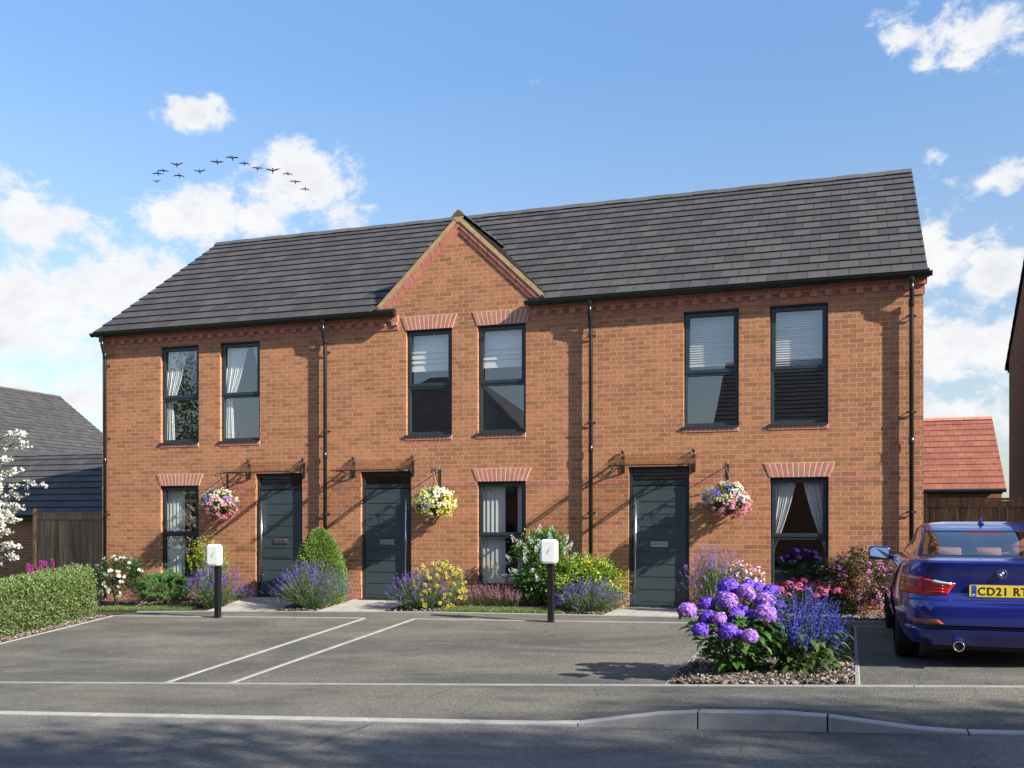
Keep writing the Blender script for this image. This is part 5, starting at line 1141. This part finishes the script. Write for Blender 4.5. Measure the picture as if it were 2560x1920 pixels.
for y in WY:
    for sg in (-1, 1):
        n = 40; V = [(sg * x, y + .372 * math.cos(2 * PI * k / n), WR + .01 + .372 * math.sin(2 * PI * k / n)) for x in (.62, 1.2) for k in range(n)]
        F = [(k, (k + 1) % n, n + (k + 1) % n, n + k) for k in range(n)] + [tuple(range(n))[::-1], tuple(range(n, 2 * n))]
        cut.add(V, [f[::-1] for f in F] if sg < 0 else F)
co = cut.build('cutter', M['black'], None)
bm_ = body.modifiers.new('arches', 'BOOLEAN'); bm_.object = co; bm_.operation = 'DIFFERENCE'; bm_.solver = 'EXACT'
body.location = (0, 0, 0)
keep = car.location.copy(); car.location = (0, 0, 0); bpy.context.view_layer.update()
dg = bpy.context.evaluated_depsgraph_get(); me2 = bpy.data.meshes.new_from_object(body.evaluated_get(dg))
body.modifiers.clear(); body.data = me2; bpy.data.objects.remove(co)
# sharpen flat-to-round transitions
for pl in me2.polygons: pl.use_smooth = True
try: me2.set_sharp_from_angle(angle=R(32))
except Exception: pass
car.location = keep
# glasshouse
GL = [(1.038, .735, .42, 3.20), (1.09, .715, .60, 3.02), (1.16, .678, .82, 2.80), (1.23, .640, 1.05, 2.60), (1.285, .632, 1.25, 2.44), (1.325, .612, 1.42, 2.32), (1.358, .575, 1.58, 2.24), (1.380, .50, 1.74, 2.16), (1.392, .38, 1.84, 2.10)]
def gh(t, z, off=0):
    w = np.interp(z, [g[0] for g in GL], [g[1] for g in GL]) + off; y0 = np.interp(z, [g[0] for g in GL], [g[2] for g in GL]) - off; y1 = np.interp(z, [g[0] for g in GL], [g[3] for g in GL]) + off
    a = 2 * PI * t; c, s = math.cos(a), math.sin(a); return (w * se(c, 6.5), (y0 + y1) / 2 + (y1 - y0) / 2 * se(s, 6.5), z)
def t_rear(xf): return .75 + math.copysign(math.asin(min(1, abs(xf) ** 3.25)) / (2 * PI), xf)      # fraction of half width -> ring parameter on the tail face
def t_side(sg, yf):                                         # yf -1 (tail) .. 1 (nose) along a flank
    a = math.copysign(math.asin(min(1, abs(yf) ** 3.25)), yf); return (a if sg > 0 else PI - a) / (2 * PI)
mb = MB(); zs = [1.036] + [g[0] for g in GL[1:]]
# pillars, roof and scuttle: everything but the window openings
def strip(mb, ts, zz, off=0): mb.grid(lambda t, z: gh(t, z, off), ts, zz)
rz0, rz1 = 1.055, 1.300; lw = .92
ZB_ = [1.036, rz0]; ZM = [rz0 + (rz1 - rz0) * i / 8 for i in range(9)]; ZT = [rz1, 1.325, 1.342, 1.358, 1.370, 1.380, 1.392]
full = [i / 96 for i in range(97)]
strip(mb, full, ZB_); strip(mb, full, ZT)
sa, sb = -.80, .78
open_ = []
def rng_t(a, b, n): return [a + (b - a) * i / n for i in range(n + 1)]
R0, R1 = t_rear(-lw), t_rear(lw); SR0, SR1 = t_side(1, sa) % 1, t_side(1, sb); SL1, SL0 = t_side(-1, sb), t_side(-1, sa)
F1, F0 = .25 - (R1 - .75), .25 + (R1 - .75)
for a, b in ((R1, SR0 if SR0 > R1 else SR0 + 1), (SR1, F1), (F0, SL1), (SL0, R0)): strip(mb, rng_t(a, b, 6), ZM)
tp = [gh(t, 1.392) for t in full[:-1]]; mb.add(tp, [tuple(range(len(tp)))])
roof_ = mb.build('cabin_roof', M['paint'], car, smooth=True, local=True)
def pane(nm, a, b, n=20): m_ = MB(); strip(m_, rng_t(a, b, n), ZM, -.004); return m_.build(nm, M['cglass'], car, smooth=True, local=True)
rw = pane('rear_window', R0, R1, 28); pane('windscreen', F1, F0, 28); pane('side_window', SR0 - 1 if SR0 > .5 else SR0, SR1); pane('side_window', SL1, SL0)
m_ = MB(); strip(m_, rng_t(R0, R1, 24), [rz1 - .012, rz1 + .0], .002); strip(m_, rng_t(R0, R1, 24), [rz0, rz0 + .012], .002)
for a in (R0, R1): strip(m_, rng_t(a - .0035, a + .0035, 2), ZM, .002)
m_.build('window_seal', M['seal'], rw, smooth=True, local=True)
m_ = MB(); z = 1.272; y = gh(.75, z)[1]; m_.box(-.17, .17, y + .012, y + .04, z - .008, z + .008); m_.build('brake_light', M['lampred'], car, local=True)
m_ = MB(); m_.lathe([(0, .075), (.012, .07), (.030, .02), (.045, .0)], (0, 1.66, 1.366), 14); fin = m_.build('aerial', M['paint'], car, smooth=True, local=True); fin.scale = (.8, 1.9, 1); fin.location = (0, -1.66 * .9, 0)
# cabin: parcel shelf, head restraints and front seats
m_ = MB(); m_.box(-.66, .66, .55, 1.25, 1.037, 1.045); m_.box(-.70, .70, 1.25, 2.9, .55, .60); m_.build('cabin_floor', M['cabin'], car, local=True)
def cushion(x, y, z, w, h, d): 
    q = rrect(w, h, min(w, h) * .45); n = len(q); V = [(x + a * k, y + dd, z + b * k) for k, dd in ((.85, -d), (1, -d * .6), (1, d * .6), (.85, d)) for a, b in q]
    MB().add(V, [(i * n + k, i * n + n + k, i * n + n + (k + 1) % n, i * n + (k + 1) % n) for i in range(3) for k in range(n)] + [tuple(range(n)), tuple(range(3 * n, 4 * n))[::-1]]).build('seat', M['seat'], car, smooth=True, local=True)
for x in (-.36, 0.02, .36): cushion(x, 1.28, 1.075, .13, .05, .05)
for x in (-.36, .36): cushion(x, 2.05, 1.16, .13, .075, .05); cushion(x, 2.1, .92, .25, .22, .08)
# wheels
def wheel(y, sg):
    x0 = sg * .665; w = MB(); pr = [(WR - .09, -.115), (WR - .02, -.112), (WR, -.085), (WR, .085), (WR - .02, .112), (WR - .09, .115)]
    w.lathe([(r_, x0 + sg * .115 + d) for r_, d in pr], (0, y, WR), 40, axis='x'); t = w.build('wheel', M['rubber'], car, smooth=True, local=True)
    rm = MB(); xo = x0 + sg * .215; rm.lathe([(WR - .088, xo - sg * .20), (WR - .088, xo), (WR - .105, xo - sg * .012)], (0, y, WR), 40, axis='x')
    for k in range(10):
        a = 2 * PI * k / 10; rm.tube([(xo - sg * .025, y + .04 * math.cos(a), WR + .04 * math.sin(a)), (xo - sg * .018, y + (WR - .09) * math.cos(a), WR + (WR - .09) * math.sin(a))], [.020, .014], 6)
    rm.lathe([(.0, xo - sg * .012), (.05, xo - sg * .014), (.055, xo - sg * .04)], (0, y, WR), 20, axis='x'); rm.build('rim', M['alloy'], t, smooth=True, local=True)
    MB().lathe([(0, xo - sg * .10), (.16, xo - sg * .10), (.16, xo - sg * .12)], (0, y, WR), 24, axis='x').build('brake_disc', M['steel'], t, local=True)
for y in WY:
    for sg in (-1, 1): wheel(y, sg)
m_ = MB(); m_.box(-.60, .60, .25, 4.3, .17, .21); m_.build('underbody', M['cabin'], car, local=True)
# a patch of the tail surface, lifted by off: x as fraction of half width, z in metres
def lvi(z): return tuple(np.interp(z, [l[0] for l in LV], [l[i] for l in LV]) for i in range(5))
def tail_pt(t, z, off=.004):
    lv = lvi(z); p = np.array(body_pt(t, lv)); e = .002
    q = np.array(body_pt(t + e, lv)) - np.array(body_pt(t - e, lv)); n_ = np.array([q[1], -q[0], 0]); n_ /= np.linalg.norm(n_) + 1e-9
    if n_ @ (p - np.array([0, 1.4, z])) < 0: n_ = -n_
    return tuple(p + n_ * off)
def tail_t(x, z):                                           # ring parameter for a given x on the tail
    lo, hi = .5, 1.0
    for _ in range(40):
        mid_ = (lo + hi) / 2
        if body_pt(mid_, lvi(z))[0] < x: lo = mid_
        else: hi = mid_
    return (lo + hi) / 2
def tpatch(name, quad, m, off=.006, nu=16, nv=8, parent=None, thick=True):
    """quad: ((t0,z0) lower outer, lower inner, upper inner, upper outer)"""
    a, b, c, d = quad; m_ = MB()
    def f(u, v):
        p = [(1 - u) * (1 - v) * a[i] + u * (1 - v) * b[i] + u * v * c[i] + (1 - u) * v * d[i] for i in range(2)]
        return tail_pt(p[0], p[1], off)
    m_.grid(f, [i / nu for i in range(nu + 1)], [i / nv for i in range(nv + 1)])
    o = m_.build(name, m, parent or car, smooth=True, local=True)
    if thick: s = o.modifiers.new('thickness', 'SOLIDIFY'); s.thickness = off * .9; s.offset = -1
    return o
for sg in (-1, 1):
    T = lambda x, z: tail_t(sg * abs(x), z)
    far = T(.8999, .86); edge = .594 if sg < 0 else .906
    la = tpatch('tail_light', ((edge, .715), (T(.66, .695), .695), (T(.67, .868), .868), (edge, .900)), M['lampred'], .010)
    lb = tpatch('tail_light', ((T(.652, .694), .694), (T(.46, .708), .708), (T(.39, .812), .812), (T(.662, .856), .856)), M['lampred'], .010)
    for zz in (.722, .752, .782): tpatch('lamp_bar', ((T(.645, zz), zz), (T(.50, zz), zz), (T(.50, zz + .010), zz + .010), (T(.645, zz + .010), zz + .010)), M['lampdark'], .0125, 8, 2, lb)
    tpatch('lamp_bar', ((T(.60, .818), .818), (T(.43, .794), .794), (T(.425, .814), .814), (T(.585, .842), .842)), M['lampclear'], .013, 8, 2, lb)
    for zz in (.76, .81): tpatch('lamp_bar', ((edge + sg * -.004, zz + .01), (T(.70, zz), zz), (T(.70, zz + .012), zz + .012), (edge + sg * -.004, zz + .024)), M['lampdark'], .0125, 10, 2, la)
    tpatch('lamp_bar', ((edge + sg * -.006, .87), (T(.70, .846), .846), (T(.70, .853), .853), (edge + sg * -.006, .878)), M['lampclear'], .0125, 10, 2, la)
    tpatch('reflector', ((T(.80, .445), .445), (T(.50, .432), .432), (T(.55, .468), .468), (T(.82, .470), .470)), M['orange'], .006)
    tpatch('panel_gap', ((T(.655, .665), .665), (T(.651, .665), .665), (T(.666, 1.0), 1.0), (T(.670, 1.0), 1.0)), M['seal'], .0015, 2, 12, thick=False)
    # mirror
    q = rrect(.125, .082, .058); n = len(q); x = sg * 1.0; V = [(x + a * k, 2.62 + d, 1.02 + b * k) for k, d in ((.93, 0), (1, .015), (1, .06), (.7, .12), (.2, .15)) for a, b in q]
    mi_ = MB().add(V, [(i * n + k, i * n + n + k, i * n + n + (k + 1) % n, i * n + (k + 1) % n) for i in range(4) for k in range(n)] + [tuple(range(n)), tuple(range(4 * n, 5 * n))[::-1]]).tube([(sg * .82, 2.68, .965), (sg * .92, 2.67, .985)], .028, 8).build('wing_mirror', M['paint'], car, smooth=True, local=True)
    MB().add([(x + a * .86, 2.614 - .010 * (b < 0) + b * .09 - .004, 1.02 + b * .86) for a, b in q], [tuple(range(n))]).build('mirror_glass', M['mirror'], mi_, local=True)
    # door handle and door gap lines on the flanks
    MB().tube([(sg * .915, 1.55, .84), (sg * .932, 1.58, .842), (sg * .932, 1.74, .842), (sg * .915, 1.77, .84)], .012, 8).build('door_handle', M['paint'], car, smooth=True, local=True)
MB().tube([(-.37, .02, .232), (-.37, .26, .232)], .001, 6).lathe([(.038, .30), (.038, .02), (.046, .006), (.052, .02), (.052, .30)], (-.37, 0, .225), 28, axis='y').build('exhaust_pipe', M['chrome'], car, smooth=True, local=True)
MB().lathe([(0, .021), (.0375, .021)], (-.37, 0, .225), 24, axis='y').build('exhaust_bore', M['seal'], car, local=True)
tpatch('lower_trim', ((tail_t(-.74, .385), .384), (tail_t(.74, .385), .384), (tail_t(.78, .406), .406), (tail_t(-.78, .406), .406)), M['black'], .004, 60, 2)
tpatch('lid_gap', ((tail_t(-.66, .662), .660), (tail_t(.66, .662), .660), (tail_t(.66, .668), .666), (tail_t(-.66, .668), .666)), M['seal'], .0018, 60, 2, thick=False)
# number plate
pc = .745; yp = body_pt(.75, lvi(pc))[1] - .020
pl = MB(); q = rrect(.275, .0555, .012, 4); pl.prism(q, 'y', yp, yp + .012); plate = pl.build('number_plate', M['yellow'], car, local=True); plate.location = (0.0, 0, pc)
pb_ = MB().box(-.257, -.214, yp - .0012, yp - .0001, -.0515, .0515).build('plate_band', M['euroblue'], plate, local=True)
def text(body_, size, sx, x, z, mat_, parent, y, align='LEFT'):
    cu = bpy.data.curves.new('lettering', 'FONT'); cu.body = body_; cu.size = size; cu.extrude = .0006; cu.align_x = align; cu.space_character = 1.12; cu.offset = .0022
    ob = bpy.data.objects.new('lettering', cu); COL.objects.link(ob); bpy.context.view_layer.update()
    me = bpy.data.meshes.new_from_object(ob.evaluated_get(bpy.context.evaluated_depsgraph_get())); bpy.data.objects.remove(ob)
    me.transform(Matrix.Translation((x, y, z)) @ Matrix.Rotation(PI / 2, 4, 'X') @ Matrix.Diagonal((sx, 1, 1, 1)))
    o = bpy.data.objects.new('lettering', me); COL.objects.link(o); me.materials.clear(); me.materials.append(mat_); o.parent = parent; return o
text('CD21 RT', .104, .95, -.205, -.0385, M['textblack'], plate, yp - .001)
text('GB', .020, .9, -.2505, -.046, M['white'], plate, yp - .0022)
st_ = MB()
for k in range(12): a = 2 * PI * k / 12; st_.lathe([(0, -.0022), (.0016, -.0022)], (-.2355 + .014 * math.cos(a), yp, .026 + .014 * math.sin(a)), 5, axis='y')
st_.build('plate_stars', M['yellow'], plate, local=True)
# round badge on the boot lid: chrome ring, black ring, quartered blue and white
bz = .908; yb = body_pt(.75, lvi(bz))[1] - .003
bd = MB().lathe([(.041, yb), (.041, yb - .008), (.037, yb - .010), (.0368, yb - .004)], (0, 0, bz), 32, axis='y').build('badge', M['chrome'], car, smooth=True, local=True)
MB().lathe([(.0368, yb - .004), (.024, yb - .0055), (0.0, yb - .0055)], (0, 0, bz), 32, axis='y').build('badge_ring', M['textblack'], bd, local=True)
for k in range(4):
    V = [(0, yb - .0062, bz)] + [(.0225 * math.cos(PI / 2 * k + PI / 2 * j / 8), yb - .0062, bz + .0225 * math.sin(PI / 2 * k + PI / 2 * j / 8)) for j in range(9)]
    MB().add(V, [(0, j, j + 1) for j in range(1, 9)]).build('badge_quarter', M['euroblue'] if k % 2 else M['white'], bd, local=True)
